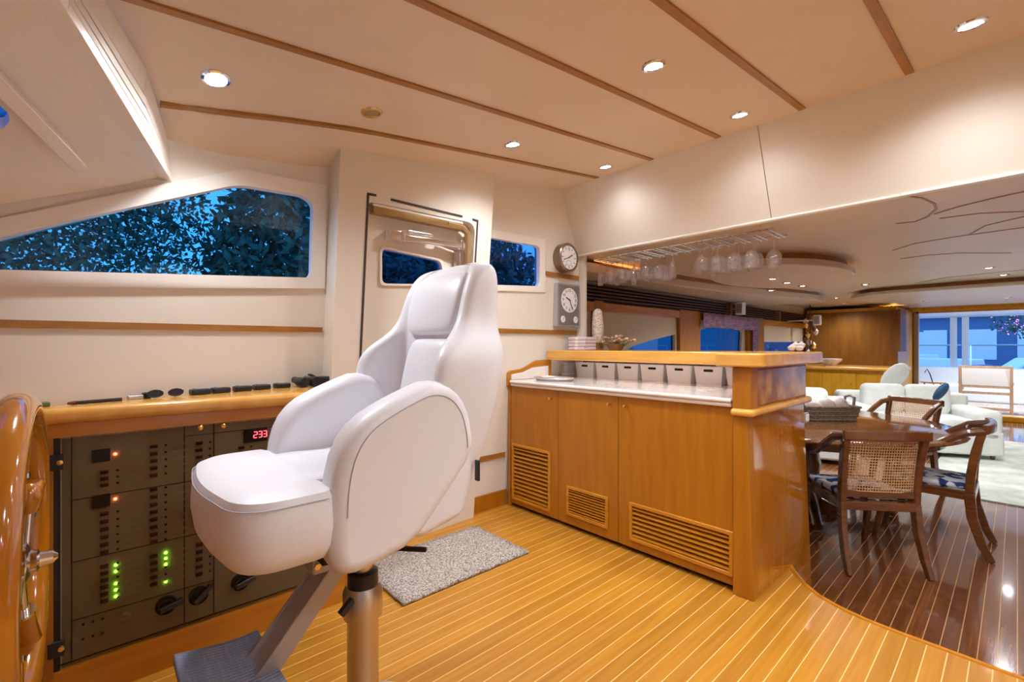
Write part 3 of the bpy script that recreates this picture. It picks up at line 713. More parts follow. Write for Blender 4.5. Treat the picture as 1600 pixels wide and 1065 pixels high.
# pedestal
PXc = 0.615
MB().lathe([(0.20, 0.0), (0.20, 0.012), (0.17, 0.022), (0.06, 0.03), (0.047, 0.05), (0.047, 0.36), (0.058, 0.365), (0.060, 0.44), (0.052, 0.455), (0.05, 0.46)], 36, (PXc, CY, 0)).build('pedestal', 'steel', hc, smooth=True)
MB().lathe([(0.046, 0.455), (0.046, 0.50), (0.04, 0.505)], 28, (PXc, CY, 0)).build('swivel_ring', 'black', hc, smooth=True)
MB().lathe([(0.03, 0.50), (0.03, 0.60)], 20, (PXc, CY, 0)).build('ram', 'steel', hc, smooth=True)
MB().box(0.42, 0.70, CY-0.13, CY+0.13, 0.595, 0.645).build('seat_plate', 'alu', hc, bevel=0.006)
MB().box(0.42, 0.66, CY-0.20, CY+0.20, 0.645, 0.70).build('seat_pan', 'dark', hc, bevel=0.004)
for s in (-1, 1): MB().lathe([(0.008, -0.004), (0.008, 0.004)], 10, (0.43, CY+s*0.135, 0.62), 'y').build('bolt', 'brass', hc, smooth=True)
MB().bar((0.66, CY-0.10, 0.59), (0.72, CY-0.20, 0.60), 0.012, 0.014).build('height_lever', 'black', hc, bevel=0.003)
MB().bar((0.57, CY-0.03, 0.44), (0.53, CY-0.035, 0.41), 0.02, 0.018).build('lock_lever', 'black', hc, bevel=0.003)
# footrest arm and curved plate
for s in (-1, 1):
    MB().bar((0.56, CY+s*0.045, 0.60), (0.30, CY+s*0.045, 0.30), 0.012, 0.05).build('footrest_arm', 'alu', hc, bevel=0.003)
MB().bar((0.56, CY, 0.61), (0.30, CY, 0.312), 0.10, 0.012, up=(0.7, 0, 0.7)).build('footrest_strut', 'alu', hc)
fp = lambda i, j: (0.155+0.205*j, CY-0.17+0.34*i, 0.352-0.03*math.sin(j*PI*0.8)+0.012*math.sin(j*PI))
ft = MB().grid(12, 14, fp).build('footrest', 'rubber', hc, solid=0.02, smooth=True)
for k in range(26):
    y = CY-0.165+0.33*k/25
    m = MB().tube([Vector(fp((y-CY+0.17)/0.34, j/10))+Vector((0, 0, 0.0102)) for j in range(11)], 0.0025, 4)
    m.build('grip_rib', 'rubber', ft)

# ------------------------------------------------------------------ steering wheel
WC = Vector((-0.125, 1.43, 0.735)); WR = 0.333
sw_ = thing('steering_wheel', (WC.x, WC.y, WC.z), 'varnished wooden steering wheel with chrome hub and spokes', 'steering wheel')
def wp(r, a, d=0.0): return WC+Vector((d, r*math.cos(a), r*math.sin(a)))
rim = MB().tube([wp(WR, 2*PI*k/64) for k in range(64)], 0.033, 16, close=True).build('rim', 'gloss', sw_, smooth=True)
for k in range(5):
    a = PI/2+0.02+k*2*PI/5
    MB().tube([wp(0.02, a), wp(0.1, a), wp(0.22, a)], [0.012, 0.010, 0.010], 10).build('spoke', 'chrome', sw_, smooth=True)
    sl = MB().tube([wp(0.19, a), wp(0.20, a), wp(0.26, a), wp(WR, a)], [0.016, 0.019, 0.022, 0.028], 12).build('spoke_sleeve', 'gloss', sw_, smooth=True)
    MB().tube([wp(0.184, a), wp(0.193, a)], 0.0205, 12).build('collar', 'chrome', sl, smooth=True)
MB().tube([wp(0, 0, -0.05), wp(0, 0, -0.03), wp(0, 0, 0.014), wp(0, 0, 0.02)], [0.036, 0.04, 0.04, 0.03], 20).build('hub', 'chrome', sw_, smooth=True)
MB().tube([wp(0, 0, 0.015), wp(0, 0, 0.03), wp(0, 0, 0.034), wp(0, 0, 0.055), wp(0, 0, 0.062)], [0.024, 0.024, 0.016, 0.014, 0.006], 14).build('hub_nut', 'chrome', sw_, smooth=True)
MB().tube([wp(0, 0, -0.36), wp(0, 0, -0.04)], 0.02, 14).build('shaft', 'chrome', sw_, smooth=True)
kp = WC+Vector((0.012, 0.022, 0.03))
MB().tube([kp, kp+Vector((0.004, 0.006, 0.07))], 0.009, 10).build('knob_stem', 'chrome', sw_, smooth=True)
MB().lathe([(0.0, 0.0), (0.012, 0.002), (0.019, 0.02), (0.021, 0.036), (0.016, 0.056), (0.006, 0.066), (0.0, 0.067)], 16, kp+Vector((0.004, 0.006, 0.066))).build('knob', 'gloss', sw_, smooth=True)
hd = thing('helm_dashboard', (-0.9, 1.2, 0.0), 'orange wood helm dashboard carrying the steering wheel', 'dashboard')
MB().hexa([(-0.44, 0.55, 0), (-0.44, 1.98, 0), (-1.2, 1.85, 0), (-1.2, 0.55, 0)], [(-0.52, 0.55, 0.95), (-0.52, 1.98, 0.95), (-1.2, 1.85, 1.08), (-1.2, 0.55, 1.08)]).build('body', 'wood', hd, bevel=0.01)
MB().hexa([(-0.50, 0.5, 0.955), (-0.50, 2.0, 0.955), (-1.2, 1.87, 1.085), (-1.2, 0.5, 1.085)], [(-0.50, 0.5, 0.985), (-0.50, 2.0, 0.985), (-1.2, 1.87, 1.115), (-1.2, 0.5, 1.115)]).build('top', 'honey', hd, bevel=0.01)

# ------------------------------------------------------------------ side console with the electrical panel
FY = 2.13
sc_ = thing('side_console', (0.2, FY+0.15, 0.0), 'orange wood side console below the wedge-shaped window', 'console')
wl = lambda x: 2.275+0.28*x-0.004
MB().prism([(-0.48, FY-0.03), (0.90, FY-0.03), (0.90, wl(0.90)), (-0.48, wl(-0.48)-0.0)], FLAT, 0.942, 0.995).build('top', 'honey', sc_, bevel=0.02, seg=3)
MB().box(-0.48, 0.90, FY-0.005, FY+0.03, 0.895, 0.942).build('top_rail', 'woodh', sc_)
MB().box(-0.48, -0.105, FY-0.005, FY+0.03, 0.0, 0.895).build('stile', 'wood', sc_)
MB().box(0.865, 0.90, FY-0.005, FY+0.03, 0.0, 0.895).build('stile', 'wood', sc_)
MB().box(-0.105, 0.865, FY-0.005, FY+0.03, 0.0, 0.125).build('plinth', 'woodh', sc_)
MB().box(-0.105, -0.09, FY+0.0, FY+0.05, 0.125, 0.895).build('reveal', 'dark', sc_)
MB().box(-0.48, -0.2, FY+0.03, 2.14, 0, 0.9).box(0.86, 0.90, FY+0.03, 2.45, 0, 0.94).build('carcass', 'wood', sc_)
ep = thing('electrical_panel', (0.38, FY, 0.13), 'grey electrical breaker panel behind smoked acrylic with green lamps', 'electrical panel')
PY = FY+0.035
pn = MB().box(-0.09, 0.865, PY, PY+0.02, 0.127, 0.893).build('back_panel', 'paneldark', ep)
pX = lambda px: onY(px, 800, PY).x
pZ = lambda px, py: onY(px, py, PY).z
# engraved section lines
for x in (pX(112), pX(288), pX(334)):
    MB().box(x-0.0015, x+0.0015, PY-0.002, PY, 0.13, 0.89).build('section_line', 'panelline', ep)
for z, xa, xb in ((pZ(170, 772), pX(112), 0.86), (pZ(170, 865), pX(112), 0.86), (pZ(170, 953), pX(112), pX(334)), (0.85, pX(288), 0.86)):
    MB().box(xa, xb, PY-0.002, PY, z-0.001, z+0.001).build('section_line', 'panelline', ep)
def breaker(x, z):
    b_ = breaker.o
    if b_ is None:
        b_ = MB().box(-0.011, 0.011, -0.006, 0, -0.006, 0.006).add([(-0.009, -0.006, -0.004), (0.009, -0.006, -0.004), (0.007, -0.018, 0.006), (-0.007, -0.018, 0.006), (-0.009, -0.006, 0.005), (0.009, -0.006, 0.005)], [(0, 1, 2, 3), (3, 2, 5, 4), (0, 3, 4), (1, 5, 2)]).build('breaker', 'maroon', ep, world=False); breaker.o = b_
    else:
        b_ = b_.copy(); COL.objects.link(b_); b_.parent = ep
    b_.location = Vector((x, PY-0.001, z))-Vector(ep['base'])
breaker.o = None
def label_strip(x, z, wd):
    b_ = label_strip.o
    if b_ is None:
        b_ = MB().box(0, 0.06, -0.0015, 0, -0.004, 0.004).build('label_strip', 'panelpale', ep, world=False); label_strip.o = b_
    else:
        b_ = b_.copy(); COL.objects.link(b_); b_.parent = ep
    b_.location = Vector((x, PY-0.0005, z))-Vector(ep['base']); b_.scale = (wd/0.06, 1, 1)
label_strip.o = None
groups = {163: [(737, 757, 3), (802, 862, 6), (884, 938, 6)], 240: [(697, 742, 5), (764, 846, 8), (868, 912, 5)], 311: [(692, 735, 5), (755, 826, 8), (850, 896, 5)], 377: [(699, 714, 2), (735, 800, 6), (830, 870, 4)], 440: [(690, 735, 5), (760, 820, 6)]}
dot = None
for px, gs in groups.items():
    x = pX(px)
    for (ya, yb, nn) in gs:
        for i in range(nn):
            z = pZ(px, ya+(yb-ya)*i/(nn-1)); breaker(x, z)
            if dot is None:
                dot = MB().lathe([(0.004, -0.003), (0.004, 0.0)], 8, (0, 0, 0), 'y').build('indicator', 'panelline', ep, world=False)
                d_ = dot
            else:
                d_ = dot.copy(); COL.objects.link(d_); d_.parent = ep
            d_.location = Vector((x+0.036, PY-0.001, z))-Vector(ep['base'])
            label_strip(x+0.052, z, 0.058)
for (px, py) in ((158, 711), (158, 782)):
    x, z = pX(px), pZ(px, py); MB().box(x-0.024, x+0.024, PY-0.012, PY, z-0.022, z+0.022).build('main_breaker', 'black', ep, bevel=0.002)
for (px, py, mt) in ((180, 709, 'ledr'), (180, 779, 'ledr'), (181, 882, 'ledg'), (181, 892, 'ledg'), (181, 911, 'ledg'), (181, 921, 'ledg'), (181, 931, 'ledg'), (259, 863, 'ledg'), (259, 872, 'ledg'), (259, 881, 'ledg'), (259, 908, 'ledg')):
    MB().lathe([(0.0, -0.007), (0.004, -0.006), (0.0052, -0.002), (0.0052, 0.0)], 10, (pX(px), PY, pZ(px, py)), 'y').build('indicator_lamp', mt, ep)
for (px, py, an) in ((259, 944, 0.2), (310, 929, 0.75), (375, 908, 0.25)):
    x, z = pX(px), pZ(px, py)
    kb = MB().lathe([(0.034, 0.0), (0.033, -0.012), (0.026, -0.014), (0.024, -0.03)], 20, (x, PY, z), 'y').build('rotary_switch', 'black', ep, smooth=True)
    dx, dz = math.cos(an), math.sin(an)
    MB().bar((x-dx*0.022, PY-0.03, z-dz*0.022), (x+dx*0.052, PY-0.03, z+dz*0.052), 0.02, 0.022, up=(0, 1, 0)).build('grip', 'black', kb, bevel=0.003)
x, z = pX(196), pZ(196, 962)
MB().lathe([(0.018, 0.0), (0.017, -0.006), (0.008, -0.008), (0.007, -0.02), (0.0, -0.021)], 16, (x, PY, z), 'y').build('key_switch', 'steel', ep, smooth=True)
for i in range(2):
    for j in range(3): MB().lathe([(0.004, 0.0), (0.004, -0.003)], 8, (pX(130)+0.025*j, PY, pZ(130, 975)-0.05*i), 'y').build('screw', 'panelline', ep)
# digital meter reading 233
x, z = pX(399), pZ(399, 679)
mt_ = MB().box(x-0.044, x+0.044, PY-0.01, PY, z-0.028, z+0.028).build('meter', 'black', ep, bevel=0.003)
SEG = {'2': 'abged', '3': 'abgcd'}
def seg7(ch, cx, cz, parent):
    w_, h_ = 0.0065, 0.013; m = MB(); y0, y1 = PY-0.0125, PY-0.0095; t = 0.0014
    for sgm in SEG[ch]:
        if sgm in 'agd':
            zz = cz+{'a': h_, 'g': 0, 'd': -h_}[sgm]*0.95; m.box(cx-w_*0.8, cx+w_*0.8, y0, y1, zz-t, zz+t)
        else:
            xx = cx+(w_ if sgm in 'bc' else -w_); z0 = cz if sgm in 'bf' else cz-h_; m.box(xx-t, xx+t, y0, y1, z0+0.001, z0+h_-0.001)
    m.build('digit', 'seg', parent)
for i, ch in enumerate('233'): seg7(ch, x-0.002+i*0.018, z+0.002, mt_)
# smoked cover with hinges and knobs
MB().box(-0.085, 0.862, FY-0.004, FY+0.001, 0.132, 0.889).build('cover', 'smoke', ep)
for (px, py) in ((91, 722), (93, 1013)):
    p = onY(px, py, FY-0.006)
    h_ = MB().box(p.x-0.028, p.x+0.012, FY-0.010, FY+0.002, p.z-0.026, p.z+0.026).build('hinge', 'black', ep, bevel=0.003)
    MB().lathe([(0.0, -0.006), (0.008, -0.005), (0.010, 0.0)], 12, (p.x+0.004, FY-0.010, p.z), 'y').build('hinge_screw', 'brass', h_, smooth=True)
for (px, py) in ((312, 667), (348, 664), (510, 880)):
    p = onY(px, py, FY-0.006)
    MB().lathe([(0.004, 0.0), (0.004, -0.012), (0.009, -0.014), (0.009, -0.022), (0.0, -0.026)], 12, (p.x, FY-0.003, p.z), 'y').build('cover_knob', 'brass', ep, smooth=True)

# clutter along the console top
ZT = 0.995
def clut(name, px, py, kind, label, cat, wd=0.05, h=0.02, dp=0.04, mat='black', yaw=0.1, group=None):
    p = onZ(px, py, ZT); p.y = min(p.y, wl(p.x)-dp*0.8-0.012); t = thing(name, (p.x, p.y, ZT), label, cat, group, rz=yaw, local=True)
    if kind == 'box':
        MB().box(-wd/2, wd/2, -dp/2, dp/2, 0, h).build('body', mat, t, bevel=min(h, dp)*0.25, world=False)
        MB().box(-wd*0.3, wd*0.3, -dp*0.3, dp*0.3, h, h+0.003).build('button_pad', 'alu', t, world=False)
    elif kind == 'pen':
        MB().tube([(-wd/2, 0, 0.006), (wd/2, 0, 0.006)], 0.006, 8).build('barrel', mat, t, world=False, smooth=True)
        MB().tube([(-wd/2-0.02, 0, 0.006), (-wd/2, 0, 0.006)], [0.004, 0.0065], 8).build('cap', 'maroon', t, world=False, smooth=True)
    elif kind == 'glasses':
        for s in (-1, 1):
            MB().tube([(s*wd*0.27+wd*0.2*math.cos(a), -dp/2, 0.018+0.014*math.sin(a)) for a in [2*PI*k/14 for k in range(14)]], 0.0025, 6, close=True).build('rim', mat, t, world=False)
            MB().prism([(s*wd*0.27+wd*0.19*math.cos(a), 0.018+0.013*math.sin(a)) for a in [2*PI*k/14 for k in range(14)]], lambda u, v, ww: (u, ww, v), -dp/2-0.001, -dp/2+0.001).build('lens', 'black', t, world=False)
            MB().tube([(s*wd*0.48, -dp/2, 0.024), (s*wd*0.46, dp*0.8, 0.02), (s*wd*0.42, dp*1.1, 0.004)], 0.0025, 6).build('temple', mat, t, world=False)
    return t
clut('eraser', 68, 634, 'box', 'small dark green block at the wheel end of the console', 'block', 0.035, 0.014, 0.02, 'green')
clut('pen', 155, 628, 'pen', 'long dark pen with a red cap on the console', 'pen', 0.13, yaw=0.28)
clut('cigarette_lighter', 211, 623, 'box', 'small silver lighter on the console next to the long pen', 'lighter', 0.05, 0.016, 0.02, 'silver', yaw=0.25)
clut('bottle_cap', 228, 620, 'box', 'small black square cap on the console', 'cap', 0.026, 0.022, 0.026, 'black')
clut('sunglasses', 254, 619, 'glasses', 'dark sunglasses folded on the console top', 'sunglasses', 0.13, dp=0.035, mat='black', yaw=0.3)
devs = [(306, 613, 'first black remote in the row of five on the console'), (338, 611, 'second black remote in the row of five on the console'), (370, 608, 'third and middle black remote in the row of five on the console'), (404, 607, 'fourth black remote in the row, with a reddish corner'), (433, 604, 'last black remote in the row, beside the binoculars')]
for i, (px, py, lb) in enumerate(devs):
    clut('remote_control', px, py, 'box', lb, 'remote', 0.07, 0.024, 0.045, 'black', yaw=0.2, group='black remotes on the console')
p = onZ(474, 603, ZT); p.y = wl(p.x)-0.085
t = thing('binoculars', (p.x, p.y, ZT), 'black binoculars lying at the door end of the console', 'binoculars', rz=0.27, local=True)
for s in (-1, 1):
    MB().tube([(s*0.032-0.01, -0.06, 0.026), (s*0.032-0.01, -0.02, 0.026), (s*0.03, 0.02, 0.03), (s*0.03, 0.05, 0.034)], [0.024, 0.025, 0.018, 0.016], 14).build('barrel', 'black', t, world=False, smooth=True)
MB().box(-0.03, 0.03, -0.03, 0.03, 0.02, 0.045).build('bridge', 'black', t, world=False, bevel=0.005)
p2 = onZ(493, 600, ZT); 
t = thing('handheld_radio', (p.x+0.11, wl(p.x+0.11)-0.07, ZT), 'black handheld radio lying beside the binoculars', 'radio', rz=0.2, local=True)
MB().box(-0.055, 0.05, -0.03, 0.03, 0, 0.045).build('body', 'black', t, world=False, bevel=0.008)
MB().tube([(-0.05, 0, 0.04), (-0.075, 0, 0.055), (-0.09, 0.0, 0.058)], [0.008, 0.007, 0.005], 8).build('antenna', 'black', t, world=False, smooth=True)

# ------------------------------------------------------------------ grey mat
mt = MB().grid(16, 10, lambda i, j: (1.045+0.80*i, 1.895+0.50*j, 0.012+0.003*math.sin(i*37+j*23)))
mt.build('floor_mat', 'mat', None, 'grey fleecy mat on the floor behind the helm chair', 'mat', solid=0.016, smooth=True)

# ------------------------------------------------------------------ bar unit
BXF = 2.30; YR = 0.84; YL = 2.575; CZ = 0.945; BB = 3.15
bc = thing('bar_cabinet', (2.7, 1.7, 0.0), 'long orange wood bar cabinet with three louvred doors', 'cabinet')
MB().box(BXF+0.03, BB, YR+0.05, YL-0.01, 0.05, CZ-0.045).build('carcass', 'wood', bc)
MB().box(BXF+0.05, BB-0.05, YR+0.06, YL-0.01, 0.0, 0.05).build('kick_recess', 'dark', bc)
MB().box(BXF-0.005, BXF+0.03, YL-0.028, YL, 0.0, CZ-0.04).build('stile', 'wood', bc)
MB().hexa([(BXF-0.02, YR-0.01, 0.0), (BXF-0.02, YR+0.085, 0.0), (BXF+0.05, YR+0.085, 0.0), (BXF+0.05, YR-0.01, 0.0)], [(BXF-0.02, YR+0.02, 0.88), (BXF-0.02, YR+0.085, 0.88), (BXF+0.05, YR+0.085, 0.88), (BXF+0.05, YR+0.02, 0.88)]).build('corner_post', 'wood', bc, bevel=0.004)
def yX(px, X): return onX(px, 700, X).y
yd = [YL-0.028, yX(872, BXF), yX(966, BXF), YR+0.09]
LV = [((798, 690), (861, 790)), ((884, 754), (951, 826)), ((983, 780), (1147, 893))]
lvr = []
for k in range(3):
    ya, yb = yd[k+1]+0.002, yd[k]-0.002
    if k == 0: y1, y0 = yX(801, BXF), yX(861, BXF); z1, z0 = 0.60, 0.195
    if k == 1: y1, y0 = yX(886, BXF), yX(951, BXF); z1, z0 = onX(886, 757, BXF).z, onX(886, 803, BXF).z
    if k == 2: y1, y0 = yX(984, BXF), yX(1147, BXF); z1, z0 = onX(984, 783, BXF).z, onX(984, 842, BXF).z
    if k == 0: z1, z0 = onX(800, 691, BXF).z, onX(800, 778, BXF).z
    fy = lambda u, v, ww: (BXF+ww, u, v)
    outer = [(ya, 0.03), (yb, 0.03), (yb, CZ-0.045), (ya, CZ-0.045)]
    hole = [(y0+0.02, z0+0.02), (y1-0.02, z0+0.02), (y1-0.02, z1-0.02), (y0+0.02, z1-0.02)]
    dpan = MB().plate(outer, [hole], fy, 0.0, 0.022).build('cabinet_door', 'wood', bc, bevel=0.0015)
    MB().plate([(y0, z0), (y1, z0), (y1, z1), (y0, z1)], [hole], fy, -0.012, 0.002).build('louvre_frame', 'woody', dpan, bevel=0.003)
    MB().box(BXF+0.026, BXF+0.029, y0, y1, z0, z1).build('louvre_backing', 'dark', dpan)
    ns = (13, 9, 7)[k]; H = (z1-z0-0.04)
    for i in range(ns):
        z = z0+0.02+H*(i+0.5)/ns; th = H/ns*0.29
        MB().hexa([(BXF-0.006, y0+0.018, z-th), (BXF+0.020, y0+0.018, z-th*0.1), (BXF+0.020, y0+0.018, z+th), (BXF-0.006, y0+0.018, z+th*0.1)],
                  [(BXF-0.006, y1-0.018, z-th), (BXF+0.020, y1-0.018, z-th*0.1), (BXF+0.020, y1-0.018, z+th), (BXF-0.006, y1-0.018, z+th*0.1)]).build('louvre_slat', 'woody', dpan)
    for (px, py) in ([(861, 622)], [(953, 631)], [(979, 634)])[k]:
        p = onX(px, py, BXF-0.012)
        MB().lathe([(0.0, -0.024), (0.010, -0.022), (0.012, -0.014), (0.006, -0.008), (0.006, 0.012)], 14, p, 'x').build('knob', 'brass', dpan, smooth=True)
# flared end panel down to the saloon floor, burl band with moulding
fe = lambda u, v, ww: (u, YR-0.01+0.035*(v)/0.9+ww, v)
MB().prism([(BXF-0.01, 0.0), (2.79, 0.0), (2.80, ZS), (BB, ZS), (BB, CZ-0.08), (BXF-0.01, CZ-0.08)], fe, 0.0, 0.03).build('end_panel', 'gloss', bc, bevel=0.002)
MB().box(BB-0.03, BB, YR+0.03, YL, ZS, 1.10).build('back_panel', 'gloss', bc)
MB().box(BXF-0.045, BB+0.01, YR-0.02, YR+0.09, CZ-0.08, CZ-0.045).build('lower_moulding', 'honey', bc, bevel=0.014, seg=3)
MB().box(BXF-0.03, BXF+0.06, YR+0.0, YR+0.085, CZ-0.05, 1.10).build('upper_post', 'wood', bc, bevel=0.006)
MB().box(BXF+0.0, BB, YR+0.012, YR+0.08, CZ-0.05, 1.10).build('end_box', 'wood', bc)
MB().box(BXF+0.055, BB-0.03, YR+0.004, YR+0.02, CZ-0.035, 1.085).build('burl_panel', 'burl', bc, bevel=0.004)
p = onY(1257, 652, YR+0.02)
ls = thing('light_switch', (p.x, YR+0.01, p.z-0.03), 'small white light switch on the end of the bar', 'switch')
MB().box(p.x-0.035, p.x+0.035, YR+0.006, YR+0.022, p.z-0.03, p.z+0.03).build('plate', 'silver', ls, bevel=0.003)
MB().box(p.x-0.02, p.x+0.02, YR+0.0, YR+0.010, p.z-0.02, p.z+0.02).build('rocker', 'white', ls, bevel=0.002)
# marble worktop
ct = thing('countertop', (2.7, 1.7, CZ-0.045), 'cream marble worktop with a double rounded edge on the bar cabinet', 'worktop')
MB().box(BXF-0.03, BB-0.04, YR+0.09, YL-0.038, CZ-0.022, CZ).build('slab', 'marble', ct, bevel=0.009, seg=3)
MB().box(BXF-0.018, BB-0.04, YR+0.09, YL-0.038, CZ-0.045, CZ-0.022).build('lower_edge', 'marble', ct, bevel=0.009, seg=3)
# wavy wooden splashback at the wall end
fs = lambda u, v, ww: (u, ww, v)
spp = [(2.275, 0.90), (2.275, 0.985), (2.285, 1.005), (2.31, 1.015), (2.36, 1.018), (2.42, 1.025), (2.48, 1.045), (2.53, 1.07), (2.58, 1.085), (2.75, 1.09), (2.75, 0.90)]
sb = thing('splashback', (2.5, YL, 0.9), 'wavy orange wood splashback at the wall end of the worktop', 'splashback')
MB().prism(spp, fs, YL-0.022, YL-0.001).build('board', 'woodh', sb, bevel=0.004)
MB().prism([(2.30, CZ), (2.30, 0.985), (2.42, 0.997), (2.52, 1.03), (2.70, 1.04), (2.70, CZ)], fs, YL-0.036, YL-0.022).build('marble_facing', 'marble', sb, bevel=0.003)
tr = thing('serving_tray', (2.50, 2.30, CZ), 'flat oval pewter tray on the worktop near the wall', 'tray', rz=0.2, local=True)
m = MB().lathe([(0.0, 0.004), (0.13, 0.004), (0.15, 0.02), (0.156, 0.02), (0.135, 0.0), (0.0, 0.0)], 28); 
for v in m.v: v.x *= 0.72
m.build('dish', 'silver', tr, world=False, smooth=True)
m = MB().tube([(0.112*math.cos(2*PI*k/28), 0.156*math.sin(2*PI*k/28), 0.020) for k in range(28)], 0.004, 6, close=True); m.build('rim', 'steel', tr, world=False, smooth=True)
# raised bar top, wider at the free end
bt = thing('bar_counter', (2.9, 1.7, 1.10), 'honey coloured raised bar counter with rounded edges above the bins', 'counter')
btp = [(2.66, 2.53), (2.66, 1.04), (2.58, 1.01), (2.25, 1.0), (2.235, 0.97), (2.235, 0.82), (2.27, 0.78), (3.24, 0.78), (3.30, 0.85), (3.30, 2.53)]
MB().prism(rounded(btp, [0.02, 0.05, 0.05, 0.02, 0.02, 0.03, 0.03, 0.05, 0.05, 0.02]), FLAT, 1.10, 1.165).build('slab', 'honey', bt, bevel=0.024, seg=4)
MB().box(3.06, 3.12, YR+0.1, YL-0.05, 1.08, 1.10).build('batten', 'dark', bt)
MB().box(2.664, 2.70, 1.06, 2.52, 1.088, 1.112).build('edge_lip', 'honey', bt, bevel=0.008)
ul = thing('added_fill_strip', (2.75, 1.75, 1.085), 'slim white strip light added under the bar counter to brighten the bins', 'light')  # added lamp, lifts the bins out of the counter's shade
MB().box(2.735, 2.765, 1.1, 2.45, 1.094, 1.0995).build('housing', 'alu', ul)
MB().box(2.739, 2.761, 1.11, 2.44, 1.090, 1.094).build('diffuser', emitm('fill_strip_glow', (1.0, 0.97, 0.95), 4.5), ul)
# storage bins under the bar top
bnames = ['first from the wall', 'second from the wall', 'third from the wall', 'middle', 'third from the bar post', 'second from the bar post', 'half hidden behind the bar post']
def make_bin():
    t = thing('storage_bin', (0, 0, 0), None, 'storage bin', 'white bins under the bar top', local=True)
    W, D, H = 0.094, 0.06, 0.116
    def ring(x0, x1, yh, z): return [(x0, -yh, z), (x1, -yh, z), (x1, yh, z), (x0, yh, z)]
    m = MB()
    fn = lambda u, v, ww: (-0.008*(v/H)+ww, u, v)
    def hw(z): return 0.084+0.012*z/H
    front = [(-hw(0), 0), (hw(0), 0), (hw(H), H), (-hw(H), H)]
    slot = rounded([(-0.032, H-0.034), (0.032, H-0.034), (0.032, H-0.017), (-0.032, H-0.017)], 0.006, 3)
    m.plate(front, [slot], fn, 0, 0.003).build('front', 'bin', t, world=False)
    m = MB(); D = 0.115
    for s in (-1, 1):
        m.hexa([(0.0, s*hw(0), 0), (0.0, s*(hw(0)-0.003), 0), (-0.008, s*(hw(H)-0.003), H), (-0.008, s*hw(H), H)], [(D, s*hw(0), 0), (D, s*(hw(0)-0.003), 0), (D+0.008, s*(hw(H)-0.003), H), (D+0.008, s*hw(H), H)])
    m.box(0, D, -hw(0), hw(0), 0, 0.003); m.box(D-0.003, D+0.004, -hw(0), hw(0), 0, H)
    m.build('tub', 'bin', t, world=False)
    m = MB(); m.tube([(-0.008, -hw(H), H), (-0.008, hw(H), H), (D+0.006, hw(H), H), (D+0.006, -hw(H), H)], 0.0035, 6, close=True).build('lip', 'bin', t, world=False)
    MB().box(0.012, 0.016, -0.06, 0.06, 0.03, H-0.01).build('contents', 'dark', t, world=False)
    return t
b0 = make_bin()
for i in range(7):
    o = b0 if i == 0 else copytree(b0)
    o.location = (2.99, 2.40-0.2065*i, CZ+0.0005); o['label'] = 'white plastic storage bin with slot handle, %s' % bnames[i]
# glass tumblers at the wall end
tg = None
for i, (x, y, zz, lb) in enumerate([(2.95, 2.515, 0, 'clear tumbler at the wall end beside the bins, back one'), (2.86, 2.50, 0, 'clear tumbler at the wall end beside the bins, front one')]):
    if tg is None:
        tg = thing('tumbler', (x, y, CZ), lb, 'glass', 'tumblers on the worktop', local=True)
        MB().lathe([(0.0, 0.006), (0.028, 0.006), (0.033, 0.11), (0.035, 0.11), (0.031, 0.0), (0.0, 0.0)], 18).build('bowl', 'wine', tg, world=False, smooth=True)
        MB().lathe([(0.0315, 0.02), (0.0345, 0.02), (0.0345, 0.024), (0.0315, 0.024)], 18).build('band', 'silver', tg, world=False)
        o = tg
    else: o = copytree(tg)
    o.location = (x, y, CZ+zz+0.0005); o['label'] = lb
# ------------------------------------------------------------------ clocks on the side wall
def textmesh(txt, size):
    cu = bpy.data.curves.new('t', 'FONT'); cu.body = txt; cu.size = size; cu.align_x = 'CENTER'; cu.align_y = 'CENTER'; cu.extrude = 0.0006
    ob = bpy.data.objects.new('t', cu); COL.objects.link(ob)
    bpy.context.view_layer.update()
    me = bpy.data.meshes.new_from_object(ob.evaluated_get(bpy.context.evaluated_depsgraph_get()))
    v = [p.co.copy() for p in me.vertices]; f = [tuple(p.vertices) for p in me.polygons]
    bpy.data.objects.remove(ob); bpy.data.curves.remove(cu); bpy.data.meshes.remove(me)
    return v, f
def put_text(m, txt, size, cx, cz, y):
    v, f = textmesh(txt, size); m.add([(cx+p.x, y-p.z, cz+p.y) for p in v], f)
def dial(parent, cx, y, cz, r, numerals=True, hands=(0.9, 2.2), roman=False):
    MB().lathe([(0.0, -0.003), (r, -0.003), (r, 0.0)], 32, (cx, y, cz), 'y').build('dial', 'dial', parent)
    m = MB()
    for k in range(12):
        a = PI/2-2*PI*(k+1)/12; x = cx+math.cos(a)*r*0.78; z = cz+math.sin(a)*r*0.78
        if numerals: put_text(m, str(k+1), r*0.34, x, z, y-0.0035)
        else: m.bar((cx+math.cos(a)*r*0.7, y-0.004, cz+math.sin(a)*r*0.7), (cx+math.cos(a)*r*0.9, y-0.004, cz+math.sin(a)*r*0.9), r*0.05, 0.001, up=(0, 1, 0))
    m.build('numerals', 'ink', parent)
    for k, a in enumerate(hands):
        l = r*(0.5, 0.72, 0.6)[k]
        MB().bar((cx-math.cos(a)*r*0.12, y-0.006-0.001*k, cz-math.sin(a)*r*0.12), (cx+math.cos(a)*l, y-0.006-0.001*k, cz+math.sin(a)*l), r*(0.09, 0.06, 0.03)[k], 0.0012, up=(0, 1, 0)).build('hand', 'ink', parent)
cxz = w2(879, 404); yw = W2(cxz[0], cxz[1], 0)[1]
ck = thing('round_clock', (cxz[0], yw, cxz[1]-0.11), 'round bronze wall clock above the square clock', 'clock')
